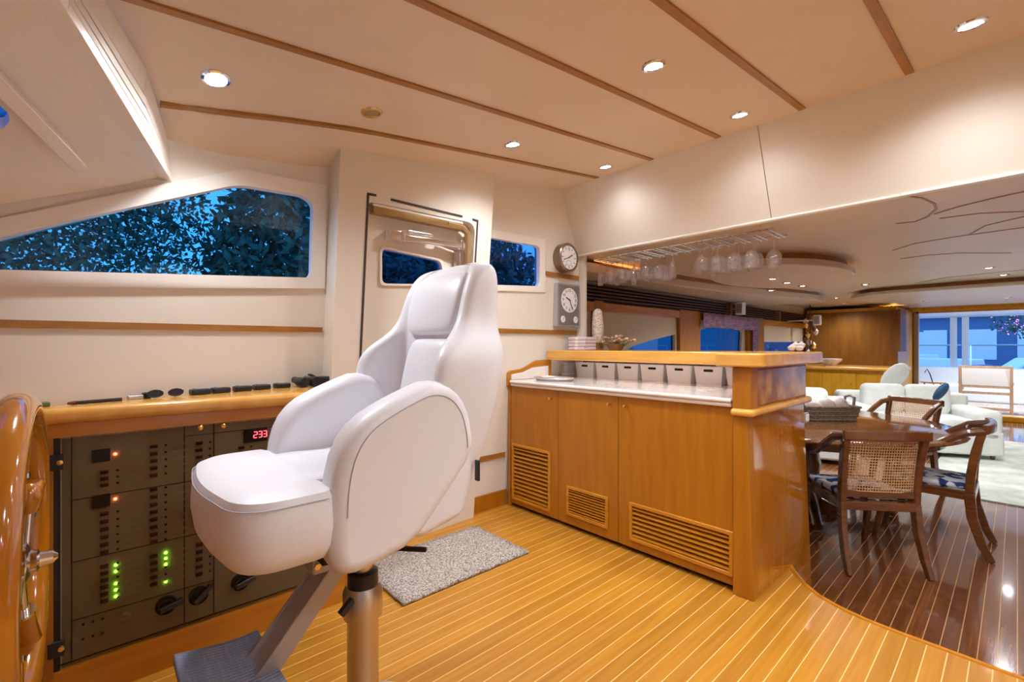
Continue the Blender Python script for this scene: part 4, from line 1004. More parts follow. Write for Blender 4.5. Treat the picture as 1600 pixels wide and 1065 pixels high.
MB().lathe([(0.118, 0.002), (0.118, -0.07), (0.108, -0.078), (0.098, -0.076), (0.096, -0.066)], 36, (cxz[0], yw, cxz[1]), 'y').build('case', 'bronze', ck, smooth=True)
dial(ck, cxz[0], yw-0.066, cxz[1], 0.097, False, (0.55, 3.5))
m = MB(); put_text(m, '12', 0.026, cxz[0], cxz[1]+0.062, yw-0.0705); m.tube([(cxz[0]+0.03*math.cos(a), yw-0.0700, cxz[1]-0.045+0.02*math.sin(a)) for a in [2*PI*k/16 for k in range(16)]], 0.0012, 5, close=True); m.build('subdial', 'ink', ck)
a0, a1 = w2(868, 446), w2(907, 512); z1 = w2(868, 442)[1]; z0 = w2(868, 510)[1]
x0_, x1_ = a0[0]-0.02, min(a1[0], 3.05)-0.01
yw = W2(2.9, 1.4, 0)[1]
sq = thing('square_clock', ((x0_+x1_)/2, yw, z0), 'square silver wall clock with two small gauges below its dial', 'clock')
MB().box(x0_, x1_, yw-0.055, yw, z0, z1).build('case', 'silver', sq, bevel=0.006)
MB().box(x0_+0.018, x1_-0.018, yw-0.058, yw-0.05, z0+0.015, z1-0.015).build('face_plate', plain('clock_plate', (0.30, 0.29, 0.30), 0.4, 0.5), sq, bevel=0.003)
cx_ = (x0_+x1_)/2; rr_ = (x1_-x0_)*0.36
dial(sq, cx_, yw-0.058, z1-0.035-rr_, rr_, True, (3.0-0.3, -1.15))
for s in (-1, 1):
    MB().lathe([(0.0, -0.003), (rr_*0.27, -0.003), (rr_*0.27, 0.0)], 20, (cx_+s*rr_*0.78, yw-0.058, z0+0.06), 'y').build('gauge', 'dial', sq)
    MB().bar((cx_+s*rr_*0.78, yw-0.063, z0+0.06), (cx_+s*rr_*0.78+0.012, yw-0.063, z0+0.075), 0.003, 0.001, up=(0, 1, 0)).build('gauge_hand', 'ink', sq)
# things on the wall end of the bar counter
BT = 1.1655
for i in range(4):
    zz = BT+i*0.027
    t = thing('napkin_pack', (2.98, 2.42, zz), 'lilac napkin pack on the bar counter, %s of the pile' % ['lowest', 'second from the bottom', 'third from the bottom', 'topmost'][i], 'napkins', 'pile of lilac napkin packs', local=True, rz=0.03*i)
    MB().box(-0.08, 0.08, -0.085, 0.085, 0.0, 0.025).build('paper', 'lilac', t, world=False, bevel=0.006)
    MB().box(-0.0815, 0.0815, -0.015, 0.015, 0.003, 0.0258).build('paper_band', 'white', t, world=False)
t = thing('shell_lamp', (3.24, 2.46, BT), 'tall beaded shell wall lamp behind the napkin packs', 'lamp', local=True)
MB().lathe([(0.05, 0.0), (0.05, 0.012), (0.012, 0.02), (0.012, 0.07)], 18).build('base', 'brass', t, world=False, smooth=True)
m = MB().lathe([(0.03, 0.06), (0.048, 0.08), (0.052, 0.18), (0.046, 0.28), (0.04, 0.33), (0.02, 0.355), (0.0, 0.36)], 20); m.build('shade', 'beads', t, world=False, smooth=True)
t = thing('dried_bouquet', (3.12, 2.19, BT), 'low bowl of dried brown and cream flowers on the bar counter', 'flowers', local=True)
MB().lathe([(0.0, 0.004), (0.045, 0.004), (0.075, 0.05), (0.08, 0.05), (0.05, 0.0), (0.0, 0.0)], 20).build('bowl', 'bronze', t, world=False, smooth=True)
for k in range(26):
    a = random.uniform(0, 2*PI); r = random.uniform(0.0, 0.12); h = 0.05+random.uniform(0, 0.06)*(1-r*4)+0.01
    x, y = r*math.cos(a)*0.8, r*math.sin(a)*1.5
    m = MB().lathe([(0.0, -0.012), (0.012, -0.006), (0.018, 0.004), (0.010, 0.012), (0.0, 0.013)], 7, (x, y, h)); m.build('flower_head', 'flower', t, world=False, smooth=True)
    MB().tube([(x*0.3, y*0.3, 0.02), (x, y, h)], 0.002, 4).build('stem', 'green', t, world=False)

# ------------------------------------------------------------------ hanging glass rack and stemware
rk = thing('glass_rack', (3.25, 1.75, 1.90), 'chrome stemware rack hung under the ceiling behind the fascia', 'rack')
for x in (3.13, 3.38): MB().tube([(x, 1.02, 1.935), (x, 2.42, 1.935)], 0.006, 8).build('side_rail', 'chrome', rk, smooth=True)
for k in range(13):
    y = 1.06+k*0.11
    MB().tube([(3.10, y-0.018, 1.925), (3.41, y-0.018, 1.925)], 0.0035, 6).tube([(3.10, y+0.018, 1.925), (3.41, y+0.018, 1.925)], 0.0035, 6).build('slot_rails', 'chrome', rk)
for x, y in ((3.13, 1.1), (3.38, 1.1), (3.13, 1.75), (3.38, 1.75), (3.13, 2.38), (3.38, 2.38)): MB().tube([(x, y, 1.935), (x, y, 1.968)], 0.005, 8).build('hanger', 'chrome', rk, smooth=True)
PROF = {'balloon': [(0.0, 0.0), (0.034, -0.002), (0.034, -0.005), (0.004, -0.012), (0.0035, -0.09), (0.006, -0.10), (0.030, -0.118), (0.044, -0.15), (0.045, -0.18), (0.036, -0.22), (0.034, -0.22), (0.0425, -0.18), (0.0415, -0.15), (0.028, -0.121), (0.0, -0.106)],
        'wine': [(0.0, 0.0), (0.032, -0.002), (0.032, -0.005), (0.0035, -0.012), (0.003, -0.085), (0.005, -0.095), (0.024, -0.11), (0.034, -0.14), (0.033, -0.17), (0.029, -0.195), (0.027, -0.195), (0.031, -0.17), (0.032, -0.14), (0.022, -0.113), (0.0, -0.10)],
        'flute': [(0.0, 0.0), (0.028, -0.002), (0.028, -0.005), (0.0035, -0.012), (0.003, -0.075), (0.008, -0.09), (0.020, -0.13), (0.023, -0.18), (0.021, -0.225), (0.0195, -0.225), (0.0215, -0.18), (0.0185, -0.13), (0.0, -0.095)]}
protog = {}
rownm = ['front', 'middle', 'back']
ordn = ['first', 'second', 'third', 'fourth', 'fifth', 'sixth', 'seventh', 'eighth', 'ninth', 'tenth', 'eleventh', 'twelfth', 'thirteenth']
for r_ in range(3):
    for k in range(13):
        if (r_ == 2 and k in (0, 1, 6)) or (r_ == 1 and k in (5, 6)) or (r_ == 0 and k in (0, 5)): continue
        kd = 'balloon' if k < 4 or k == 7 else ('wine' if (k+r_) % 3 else 'flute')
        x, y = 3.17+0.085*r_, 1.06+k*0.11
        lb = 'hanging %s glass, %s slot from the open end, %s row of the rack' % ({'balloon': 'large balloon', 'wine': 'wine', 'flute': 'slim flute'}[kd], ordn[k], rownm[r_])
        if kd not in protog:
            t = thing('wine_glass', (x, y, 1.934), lb, 'glass', 'stemware hanging in the rack', local=True)
            pr = PROF[kd]; MB().lathe(pr[:5], 18).build('foot_and_stem', 'wine', t, world=False, smooth=True); MB().lathe(pr[4:], 18).build('bowl', 'wine', t, world=False, smooth=True)
            protog[kd] = t
        else:
            t = copytree(protog[kd]); t['label'] = lb
        t.location = (x, y, 1.934)

# ------------------------------------------------------------------ dining group
TC = Vector((4.6, 1.25)); TR = 1.03; TZ = ZS+0.76
dt = thing('dining_table', (TC.x, TC.y, ZS), 'large round polished cherry dining table behind the bar', 'table')
MB().lathe([(0.0, TZ-0.035), (TR-0.03, TZ-0.035), (TR-0.005, TZ-0.028), (TR, TZ-0.018), (TR-0.008, TZ-0.004), (TR-0.03, TZ), (0.0, TZ)], 72, (TC.x, TC.y, 0)).build('table_top', 'tabletop', dt, smooth=True)
MB().lathe([(TR-0.16, TZ-0.10), (TR-0.13, TZ-0.10), (TR-0.13, TZ-0.035), (TR-0.16, TZ-0.035)], 60, (TC.x, TC.y, 0)).build('apron', 'cherry', dt, smooth=True)
MB().lathe([(0.30, ZS), (0.30, ZS+0.03), (0.13, ZS+0.10), (0.09, ZS+0.2), (0.12, ZS+0.38), (0.09, ZS+0.55), (0.26, TZ-0.09), (0.26, TZ-0.035)], 28, (TC.x, TC.y, 0)).build('pedestal', 'cherry', dt, smooth=True)
for k in range(4):
    a = 0.4+k*PI/2; d = Vector((math.cos(a), math.sin(a), 0)); c = Vector((TC.x, TC.y, ZS))
    MB().tube([c+d*0.1+Vector((0, 0, 0.2)), c+d*0.35+Vector((0, 0, 0.14)), c+d*0.62+Vector((0, 0, 0.035))], [0.05, 0.045, 0.035], 10).build('foot', 'cherry', dt, smooth=True)
def make_chair():
    t = thing('dining_chair', (0, 0, 0), None, 'chair', 'dining chairs round the table', local=True)
    for s in (-1, 1):
        # rear sabre leg + back upright in one sweep
        P = [(s*0.262, -0.105, 0.0), (s*0.258, -0.06, 0.10), (s*0.25, -0.015, 0.26), (s*0.245, 0.0, 0.42)]
        m = MB().sweep(P, [0.034, 0.038, 0.042, 0.044], [0.040, 0.048, 0.054, 0.056], up=(0, 1, 0))
        m.build('rear_leg', 'cherry', t, world=False, bevel=0.006)
        U = [(s*0.245, 0.0, 0.40), (s*0.245, -0.008, 0.55), (s*0.25, -0.03, 0.70), (s*0.256, -0.06, 0.83)]
        m = MB().sweep(U, 0.042, 0.046, up=(0, 1, 0))
        m.build('back_post', 'cherry', t, world=False, bevel=0.006)
        Q = [(s*0.245, 0.50, 0.0), (s*0.245, 0.475, 0.12), (s*0.24, 0.445, 0.28), (s*0.235, 0.43, 0.42)]
        m = MB().sweep(Q, [0.032, 0.036, 0.04, 0.042], [0.034, 0.040, 0.046, 0.048], up=(0, 1, 0))
        m.build('front_leg', 'cherry', t, world=False, bevel=0.006)
        # swept arm from the top rail down to the seat front
        A = [(s*0.26, -0.075, 0.845), (s*0.282, 0.02, 0.825), (s*0.292, 0.11, 0.765), (s*0.295, 0.20, 0.70), (s*0.292, 0.30, 0.665), (s*0.285, 0.37, 0.655), (s*0.27, 0.405, 0.62), (s*0.255, 0.42, 0.53), (s*0.245, 0.43, 0.43)]
        MB().tube(A, [0.026, 0.027, 0.026, 0.025, 0.025, 0.025, 0.024, 0.022, 0.022], 8).build('arm', 'cherry', t, world=False, smooth=True)
        MB().box(s*0.245-0.018, s*0.245+0.018, 0.0, 0.44, 0.375, 0.435).build('side_rail', 'cherry', t, world=False, bevel=0.006)
    tr_ = [(-0.285+0.57*k/10, -0.075-0.03*(1-((k-5)/5)**2), 0.855) for k in range(11)]
    m = MB().sweep(tr_, 0.038, 0.06)
    m.build('top_rail', 'cherry', t, world=False, bevel=0.008)
    MB().box(-0.235, 0.235, -0.03, 0.012, 0.375, 0.43).build('rear_rail', 'cherry', t, world=False, bevel=0.006)
    MB().box(-0.235, 0.235, 0.42, 0.455, 0.375, 0.435).build('front_rail', 'cherry', t, world=False, bevel=0.006)
    MB().bar((-0.24, -0.004, 0.475), (0.24, -0.004, 0.475), 0.03, 0.045).build('lower_back_rail', 'cherry', t, world=False, bevel=0.006)
    # woven cane back
    fy = lambda z: -0.004-0.05*((z-0.49)/0.34)**1.5
    m = MB()
    for k in range(27):
        x = -0.222+0.444*k/26; Z = [0.49, 0.6, 0.72, 0.835]
        for a, b_ in zip(Z, Z[1:]): m.bar((x, fy(a)-0.02*(1-(x/0.24)**2), a), (x, fy(b_)-0.02*(1-(x/0.24)**2), b_), 0.006, 0.003, up=(0, 1, 0))
    for k in range(20):
        z = 0.495+0.335*k/19; X = [-0.224, -0.11, 0.0, 0.11, 0.224]
        for a, b_ in zip(X, X[1:]): m.bar((a, fy(z)-0.02*(1-(a/0.24)**2)-0.002, z), (b_, fy(z)-0.02*(1-(b_/0.24)**2)-0.002, z), 0.003, 0.006)
    o = m.build('cane_back', 'cane', t, world=False); o['kind'] = 'stuff'
    sp = rounded([(-0.225, 0.012), (0.225, 0.012), (0.24, 0.44), (-0.24, 0.44)], 0.03, 4)
    pad(sp, 0.432, 0.475, 0.015, 'seat', crown=0.014).build('seat', 'batik', t, world=False, smooth=True)
    return t
ch0 = make_chair()
def facing(x, y, dx, dy): return math.atan2(dy, dx)-PI/2
CH = [((3.622, 0.585), (0.76, 0.65), 'cane-backed dining chair with its back to the viewer, nearest the bar end'),
      ((4.50, 0.215), (0.0, 1.0), 'cane-backed dining chair seen from its side, right of the round table'),
      ((5.93, 0.72), (-0.86, 0.45), 'cane-backed dining chair on the far side of the round table'),
      ((3.40, 1.40), (0.98, -0.12), 'cane-backed dining chair half hidden behind the end of the bar')]
for i, ((x, y), (dx, dy), lb) in enumerate(CH):
    o = ch0 if i == 0 else copytree(ch0)
    o.location = (x, y, ZS); o.rotation_euler = (0, 0, facing(x, y, dx, dy)); o.scale = (0.86, 1, 1); o['label'] = lb
# basket of linen on the table
bp_ = onZ(1300, 655, TZ)
bs = thing('wicker_basket', (bp_.x, bp_.y+0.06, TZ), 'grey wicker tray basket with upright handles on the dining table', 'basket', rz=-0.75, local=True)
for k in range(7):
    z = 0.01+k*0.018; e = 0.0 if k % 2 else 0.004; a, b_ = 0.19+0.004*k+e, 0.13+0.004*k+e
    MB().tube([(x, y, z) for x, y in rounded([(-a, -b_), (a, -b_), (a, b_), (-a, b_)], 0.03, 4)], 0.0098, 6, close=True).build('woven_course', 'wicker', bs, world=False, smooth=True)
MB().box(-0.185, 0.185, -0.125, 0.125, 0.0, 0.01).build('base', 'wicker', bs, world=False)
for s in (-1, 1):
    MB().tube([(s*0.215, -0.06, 0.12), (s*0.225, -0.055, 0.19), (s*0.228, 0, 0.205), (s*0.225, 0.055, 0.19), (s*0.215, 0.06, 0.12)], 0.012, 8).build('handle', 'wicker', bs, world=False, smooth=True)
R3 = Matrix.Rotation(-0.75, 3, 'Z')
for i, (x, y, rx, ry, rz_, lb) in enumerate([(-0.105, 0.0, 0.07, 0.09, 0.075, 'rolled pale cloth in the basket, nearest the bar'), (0.025, 0.01, 0.055, 0.09, 0.085, 'round mottled cloth bundle in the middle of the basket'), (0.14, 0.0, 0.042, 0.07, 0.09, 'pale peaked cloth at the far end of the basket')]):
    q = R3 @ Vector((x, y, 0)); m = MB().lathe([(0.0, -1.0), (0.5, -0.86), (0.87, -0.5), (1.0, 0.0), (0.87, 0.5), (0.5, 0.86), (0.0, 1.0)], 16)
    for v in m.v:
        v.x *= rx*(1+0.08*math.sin(v.z*9+i)); v.y *= ry; v.z = v.z*rz_
    t = m.build('cloth_bundle', 'cloth', None, lb, 'cloth', 'cloths in the basket', world=False, smooth=True, sub=1)
    t.location = (bs.location.x+q.x, bs.location.y+q.y, TZ+0.012+rz_*1.0)

# ------------------------------------------------------------------ far saloon
rg = MB().grid(6, 6, lambda i, j: (5.95+3.9*i, -1.9+2.55*j, ZS+0.006)).build('rug', 'rug', None, 'pale green and cream patterned rug across the saloon floor', 'rug', solid=0.010)
def softbox(name, x0, x1, y0, y1, z0, z1, mat, parent, bev=0.05, rot=None, world=False):
    return MB().box(x0, x1, y0, y1, z0, z1).build(name, mat, parent, world=world, bevel=bev, seg=4, smooth=True)
def armchair(loc, rz, label, W=1.5, D=0.95, name='sofa', cat='sofa'):
    t = thing(name, loc, label, cat, rz=rz, local=True)
    softbox('base', -W/2, W/2, -D/2, D/2, 0.05, 0.34, 'sofa', t, 0.03)
    softbox('back', -W/2, W/2, D/2-0.24, D/2, 0.30, 0.74, 'sofa', t, 0.06)
    for s in (-1, 1):
        softbox('arm', s*W/2-(0.24 if s > 0 else 0), s*W/2+(0.24 if s < 0 else 0), -D/2, D/2, 0.2, 0.60, 'sofa', t, 0.07)
    n_ = 2 if W > 1.2 else 1
    w_ = (W-0.5)/n_
    for k in range(n_):
        softbox('seat_cushion', -W/2+0.25+k*w_, -W/2+0.25+(k+1)*w_, -D/2, D/2-0.24, 0.34, 0.48, 'sofa', t, 0.05)
        softbox('back_cushion', -W/2+0.25+k*w_, -W/2+0.25+(k+1)*w_, D/2-0.40, D/2-0.20, 0.46, 0.86, 'sofa', t, 0.08)
    for s in (-1, 1):
        for q in (-1, 1): MB().lathe([(0.02, 0.0), (0.03, 0.06)], 10, (s*(W/2-0.08), q*(D/2-0.08), 0)).build('leg', 'cherry', t, world=False)
    return t
armchair((8.15, 0.98, ZS+0.012), math.radians(-62), 'white sofa with loose cushions in front of the after door')
armchair((6.75, 1.75, ZS), math.radians(-70), 'low white armchair mostly hidden behind the dining table', 0.85, 0.85, 'armchair', 'armchair')
for (px, py, X, lb, mt, rz_) in ((1470, 612, 7.75, 'navy blue scatter cushion on the white sofa', 'pillowblue', 0.5), (1398, 588, 8.55, 'large white scatter cushion leaning on the sofa', 'sofa', 0.2)):
    p = onX(px, py, X)
    m = MB().lathe([(0.0, -0.5), (0.35, -0.42), (0.5, 0.0), (0.35, 0.42), (0.0, 0.5)], 12)
    sx_ = 0.17 if mt == 'pillowblue' else 0.30
    for v in m.v: v.x *= 2*sx_*0.8; v.y *= 2*sx_*0.3; v.z *= 2*sx_*0.75
    o = m.build('scatter_cushion', mt, None, lb, 'cushion', world=False, smooth=True, sub=1); o.location = p; o.rotation_euler = (0.5, 0.2, -0.6+rz_)
# sideboard and brown wall cabinet at the end of the saloon
sd = thing('sideboard', (9.9, 2.05, ZS), 'amber wood sideboard under the brown panel at the end of the saloon', 'sideboard')
MB().box(9.5, 10.5, 1.30, 2.84, ZS, 0.78).build('body', 'amber', sd, bevel=0.008)
MB().box(9.44, 10.5, 1.24, 2.86, 0.78, 0.84).build('top', 'honey', sd, bevel=0.02, seg=3)
for k in range(3):
    y = 1.33+k*0.5
    d_ = MB().box(9.484, 9.499, y, y+0.48, ZS+0.1, 0.74).build('door', 'amber', sd, bevel=0.004)
    MB().lathe([(0.012, 0.0), (0.012, -0.02), (0.0, -0.024)], 10, (9.484, y+0.06, 0.55), 'x').build('knob', 'brass', d_)
bw = thing('wall_cabinet', (10.8, 2.0, 0.85), 'brown panelled wall cabinet above the sideboard', 'cabinet')
MB().box(10.5, 10.56, 1.42, 2.84, 0.84, 1.84).build('panel', 'walnut', bw)
MB().hexa([(10.3, 1.40, 1.10), (10.6, 1.40, 1.10), (10.6, 1.32, 1.10), (10.3, 1.36, 1.10)], [(10.3, 1.40, 1.84), (10.6, 1.40, 1.84), (10.6, 1.32, 1.84), (10.3, 1.36, 1.84)]).build('side_fin', 'walnut', bw)
MB().box(10.56, 12.4, 1.45, 2.84, ZS, 1.90).build('carcass', 'amber', bw)
p = onX(1297, 572, 9.7)
bo = thing('shell_bowl', (p.x, p.y, 0.84), 'cream decorative bowl standing on the sideboard', 'bowl', local=True)
MB().lathe([(0.0, 0.01), (0.08, 0.012), (0.17, 0.10), (0.18, 0.13), (0.165, 0.13), (0.07, 0.03), (0.0, 0.03)], 20).build('bowl', 'cloth', bo, world=False, smooth=True)
MB().lathe([(0.10, 0.0), (0.07, 0.012)], 16).build('foot', 'cloth', bo, world=False, smooth=True)
hg = thing('shell_hanging', (9.9, 2.72, 0.95), 'string of shells and driftwood hanging in the saloon corner', 'wall hanging')
for k in range(12):
    z = 1.72-0.065*k; x, y = 9.95+0.06*math.sin(k*2.1), 2.62+0.09*math.sin(k*1.3)
    MB().lathe([(0.0, -0.07), (0.035, -0.03), (0.045, 0.02), (0.0, 0.075)], 8, (x, y, z)).build('shell', ['cherry', 'cloth', 'brass'][k % 3], hg, smooth=True)
MB().tube([(9.95, 2.62, 1.968), (9.95, 2.62, 0.95)], 0.008, 6).build('cord', 'black', hg)
for i, (px, py, Y) in enumerate(((1157, 482, 2.72), (1277, 500, 2.40))):
    p = onY(px, py, Y)
    t = thing('speaker', (p.x, p.y, p.z-0.09), ['small white speaker on the louvred vent above the middle window', 'small white speaker at the far end of the louvred vents'][i], 'speaker', 'small white speakers', local=True)
    MB().box(-0.06, 0.06, -0.055, 0.055, 0.0, 0.18).build('cabinet', 'white', t, world=False, bevel=0.015)
    MB().box(-0.062, -0.058, -0.04, 0.04, 0.02, 0.16).build('grille', 'silver', t, world=False)
    MB().bar((0, 0.05, 0.09), (0, 2.88-p.y, 0.09), 0.02, 0.02).build('bracket', 'white', t, world=False)
bs2 = thing('flower_vase', (3.22, 0.92, BT), 'cluster of pale shells on the free end of the bar counter', 'ornament', local=True)
for k in range(6):
    MB().lathe([(0.0, -0.02), (0.018, -0.012), (0.024, 0.004), (0.0, 0.024)], 8, (0.03*math.cos(k), 0.035*math.sin(k*1.3), 0.021+0.018*(k > 3))).build('shell', 'cloth', bs2, world=False, smooth=True)

# ------------------------------------------------------------------ after deck
dk = MB().box(BX+0.08, 19.0, -5.0, 5.0, ZS-0.06, ZS+0.0).build('floor', 'deckteak', kind='structure')
rf = MB().box(BX+0.08, 18.5, -5.0, 5.0, 2.02, 2.12).build('ceiling', 'white', kind='structure')
for i, Y in enumerate((1.22, 0.98)):
    MB().box(18.0, 18.16, Y-0.07, Y+0.07, ZS, 2.02).build('deck_post', 'white', None, ['white deck post, left of the pair behind the deck chairs', 'white deck post, right of the pair behind the deck chairs'][i], 'post', 'white deck posts', bevel=0.02)
rl = thing('deck_rail', (18.6, 0, ZS), 'thin steel guard rail across the stern', 'railing')
MB().tube([(18.6, -5, 1.22), (18.6, 5, 1.22)], 0.02, 8).build('hand_rail', 'chrome', rl, smooth=True)
for k in range(6): MB().tube([(18.6, -4.5+1.8*k, ZS), (18.6, -4.5+1.8*k, 1.22)], 0.016, 8).build('stanchion', 'chrome', rl, smooth=True)
ds = thing('stern_settee', (16.7, 0, ZS), 'long white settee built across the stern', 'settee')
MB().box(16.2, 17.2, -4.0, 4.0, ZS, 0.22).build('seat', 'white', ds, bevel=0.05)
MB().box(17.0, 17.4, -4.0, 4.0, 0.1, 0.62).build('backrest', 'white', ds, bevel=0.06)
def deck_chair(x, y, label):
    t = thing('deck_chair', (x, y, ZS), label, 'chair', 'deck chairs on the after deck', local=True)
    for s in (-1, 1):
        MB().bar((0.0, s*0.37, 0), (-0.05, s*0.37, 0.98), 0.05, 0.05, up=(0, 1, 0)).build('rear_leg', 'teakpale', t, world=False)
        MB().bar((0.55, s*0.37, 0), (0.55, s*0.37, 0.62), 0.05, 0.05, up=(0, 1, 0)).build('front_leg', 'teakpale', t, world=False)
        MB().bar((-0.02, s*0.37, 0.62), (0.62, s*0.37, 0.64), 0.07, 0.035).build('arm', 'teakpale', t, world=False)
    for z in (0.96, 0.55, 0.42, 0.10): MB().bar((-0.03, -0.36, z), (-0.03, 0.36, z), 0.04, 0.05).build('cross_rail', 'teakpale', t, world=False)
    MB().box(-0.05, -0.03, -0.34, 0.34, 0.57, 0.94).build('back_canvas', 'white', t, world=False)
    MB().box(-0.02, 0.55, -0.35, 0.35, 0.42, 0.44).build('seat_canvas', 'white', t, world=False)
    MB().bar((0.55, -0.36, 0.40), (0.55, 0.36, 0.40), 0.04, 0.05).build('front_rail', 'teakpale', t, world=False)
    return t
deck_chair(13.7, 0.45, 'teak and white canvas deck chair, left of the two seen through the door')
deck_chair(13.7, -0.52, 'teak and white canvas deck chair, right of the two, cut by the picture edge')
st = thing('candle_stand', (13.3, 1.22, ZS), 'small wrought iron stand on the deck beside the door', 'stand', local=True)
for k in range(3):
    a = k*2*PI/3; MB().tube([(0.18*math.cos(a), 0.18*math.sin(a), 0), (0.05*math.cos(a), 0.05*math.sin(a), 0.35), (0.16*math.cos(a), 0.16*math.sin(a), 0.62)], 0.012, 6).build('leg', 'black', st, world=False)
MB().lathe([(0.0, 0.60), (0.2, 0.60), (0.22, 0.63), (0.2, 0.63), (0.0, 0.615)], 18).build('tray', 'teakpale', st, world=False, smooth=True)
MB().tube([(0.0, 0.0, 0.61), (0.03, 0.05, 0.8), (-0.03, 0.09, 0.9), (0.0, 0.13, 0.82)], 0.01, 6).build('scroll', 'black', st, world=False)
for i, (x, y) in enumerate(((13.2, 0.6), (13.2, -1.0), (15.5, 0.5), (15.5, -1.6))):
    downlight(0, 0, ['deck roof lamp over the left deck chair', 'deck roof lamp over the right deck chair', 'deck roof lamp before the settee, left', 'deck roof lamp before the settee, right'][i], pos=(x, y, 2.019), power=130.0, col=(0.92, 0.95, 1.0), group='deck roof lamps')
# ------------------------------------------------------------------ harbour
MB().box(19.0, 120, -90, 60, -1.9, -1.8).build('ground_water', 'water', kind='structure')
MB().box(-40, 19, 4.2, 60, -1.7, -1.5).build('ground_quay', 'quay', kind='structure')
def boat(x, y, L, label, hull='boatwhite', rz=0.0):
    t = thing('motor_boat', (x, y, -1.8), label, 'boat', 'boats moored astern', rz=rz, local=True)
    sec = [(-L/2, 0.9), (-L*0.2, 1.25), (L*0.2, 1.2), (L*0.42, 0.6), (L/2, 0.05)]
    m = MB(); R_ = []
    for xx, hw in sec: R_.append([(xx, -hw*0.6, 0), (xx, -hw, 1.3), (xx, hw, 1.3), (xx, hw*0.6, 0)])
    for a, b_ in zip(R_, R_[1:]): m.hexa(a, b_)
    m.build('hull', hull, t, world=False)
    MB().hexa([(-L*0.35, -0.9, 1.3), (-L*0.35, 0.9, 1.3), (-L*0.33, 0.8, 2.5), (-L*0.33, -0.8, 2.5)], [(L*0.2, -0.9, 1.3), (L*0.2, 0.9, 1.3), (L*0.05, 0.75, 2.5), (L*0.05, -0.75, 2.5)]).build('cabin', 'boatwhite', t, world=False, bevel=0.05)
    for s in (-1, 1): MB().box(-L*0.3, L*0.08, s*0.84-0.06, s*0.84+0.06, 1.75, 2.2).build('window_band', 'boatblue', t, world=False)
    MB().box(-L*0.36-0.02, -L*0.33, -0.6, 0.6, 1.5, 2.3).build('stern_window', 'boatblue', t, world=False)
    MB().tube([(-L*0.1, 0, 2.5), (-L*0.1, 0, 6.0)], 0.05, 6).build('mast', 'chrome', t, world=False)
    MB().bar((-L*0.1, -0.7, 3.6), (-L*0.1, 0.7, 3.6), 0.06, 0.06).build('crosstree', 'chrome', t, world=False)
    return t
boat(25, 3.6, 8, 'white motor boat seen left of the deck posts', 'boatwhite', 1.3)
boat(28, -0.6, 9, 'navy hulled motor boat right of the deck posts', 'boatblue', 1.9)
boat(38, -1.6, 9, 'white motor boat behind the navy hulled boat', 'boatwhite', 1.2)
boat(38, 5.4, 11, 'farthest white motor boat in the harbour', 'boatwhite', 0.5)
hb = thing('harbour_building', (48, 0, -1.8), 'long blue-grey harbour building beyond the boats', 'building', local=True)
MB().box(0, 6, -22, 14, 0, 5.2).build('wall', plain('harbour_wall', (0.10, 0.17, 0.32), 0.8), hb, world=False)
MB().box(-0.4, 6.4, -22.5, 14.5, 5.2, 5.6).build('roof', 'boatblue', hb, world=False)
for k in range(9): MB().box(-0.05, 0.02, -12+2.6*k, -10.4+2.6*k, 2.0, 4.2).build('window', 'boatwhite', hb, world=False)
def leaves(name, c, rad, n, size, mat, parent, seed, shell=0.55):
    rnd = random.Random(seed); m = MB(); V = []; Fc = []
    for i in range(n):
        while True:
            p = Vector((rnd.uniform(-1, 1), rnd.uniform(-1, 1), rnd.uniform(-1, 1)))
            if shell < p.length < 1: break
        p = Vector((p.x*rad[0], p.y*rad[1], p.z*rad[2]))+Vector(c)
        d = Vector((rnd.gauss(0, 1), rnd.gauss(0, 1), rnd.gauss(0, 1))).normalized(); e = d.cross(Vector((rnd.gauss(0, 1), rnd.gauss(0, 1), rnd.gauss(0, 1)))).normalized()
        s_ = size*rnd.uniform(0.6, 1.4); k = len(V); V += [p-d*s_, p+e*s_*0.45, p+d*s_, p-e*s_*0.45]; Fc.append((k, k+1, k+2, k+3))
    m.v = V; m.f = Fc
    return m.build(name, mat, parent, world=False)
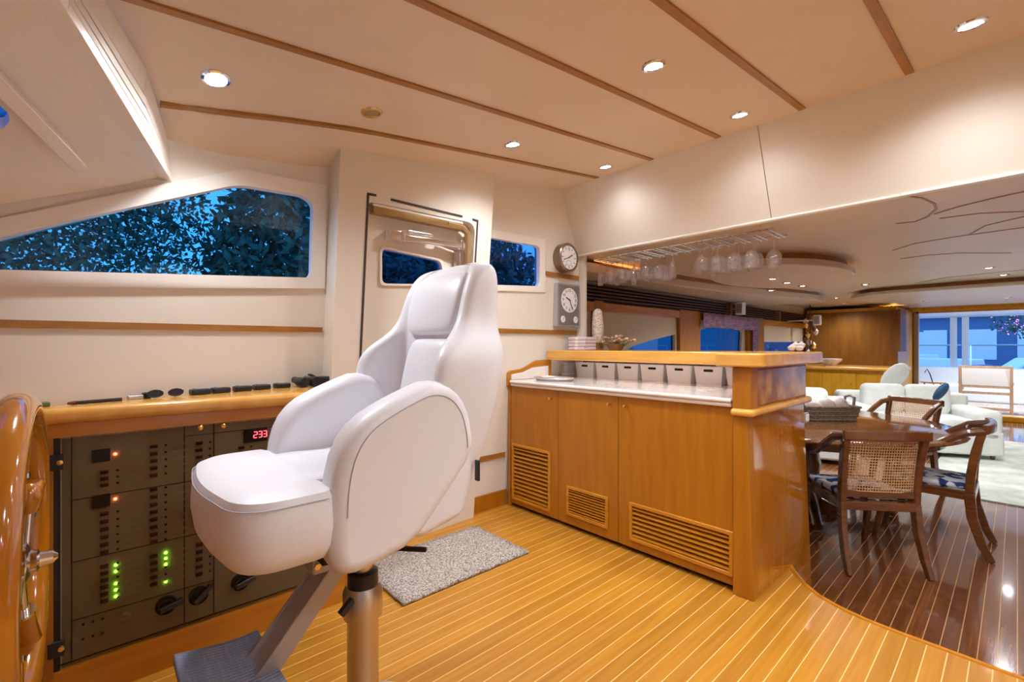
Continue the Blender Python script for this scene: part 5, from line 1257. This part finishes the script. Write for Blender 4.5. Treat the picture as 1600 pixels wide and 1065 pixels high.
def tree(x, y, H, rad, n, label, group, seed, size=0.10, shell=0.3):
    t = thing('tree', (x, y, -1.5), label, 'tree', group, local=True)
    MB().tube([(0, 0, 0), (0.1, 0.05, H*0.35), (0, 0, H*0.7), (0.1, 0, H)], [0.16, 0.13, 0.09, 0.03], 8).build('trunk', 'bark', t, world=False, smooth=True)
    for k in range(5):
        a = k*1.3+seed; MB().tube([(0, 0, H*(0.4+0.08*k)), (0.7*rad[0]*math.cos(a)*0.6, 0.7*rad[1]*math.sin(a)*0.6, H*(0.6+0.06*k)), (0.8*rad[0]*math.cos(a), 0.8*rad[1]*math.sin(a), H*(0.7+0.06*k))], [0.05, 0.035, 0.015], 6).build('branch', 'bark', t, world=False)
    o = leaves('foliage', (0, 0, H*0.85), rad, n, size, 'leaf', t, seed, shell); o['kind'] = 'stuff'
    return t
G = 'trees outside the side windows'
tree(-0.9, 6.6, 4.9, (1.95, 1.2, 2.0), 36000, 'sparse leafy tree outside the forward half of the wedge window', G, 1, 0.036)
tree(2.35, 6.4, 4.2, (1.45, 1.1, 2.0), 14000, 'dense dark tree outside the after half of the wedge window', G, 2, 0.07, 0.0)
tree(5.0, 8.9, 4.6, (1.8, 1.0, 2.2), 12000, 'dense dark tree outside the side door window', G, 3, 0.085, 0.0)
tree(5.35, 6.6, 3.7, (1.5, 1.0, 1.7), 11000, 'lower dark tree outside the small slanted window', G, 4, 0.075, 0.0)
MB().tube([(3.2, 2.46, 1.945), (3.9, 2.46, 1.945)], 0.012, 6).build('cove_light', 'coveglow', None, 'amber rope light at the near end of the window soffit', 'light')
pk = thing('festive_tree', (23.5, -0.55, -1.8), 'tree strung with pink lights beyond the stern rail', 'tree', local=True)
MB().tube([(0, 0, 0), (0, 0.1, 2.2), (0.1, 0, 3.4)], [0.1, 0.07, 0.03], 8).build('trunk', 'bark', pk, world=False, smooth=True)
o = leaves('foliage', (0, 0, 3.9), (0.8, 1.3, 0.8), 900, 0.07, 'leaf', pk, 11, 0.0); o['kind'] = 'stuff'
o = leaves('fairy_lights', (0, 0, 3.9), (0.75, 1.2, 0.75), 260, 0.035, 'pinkleaf', pk, 12, 0.2); o['kind'] = 'stuff'
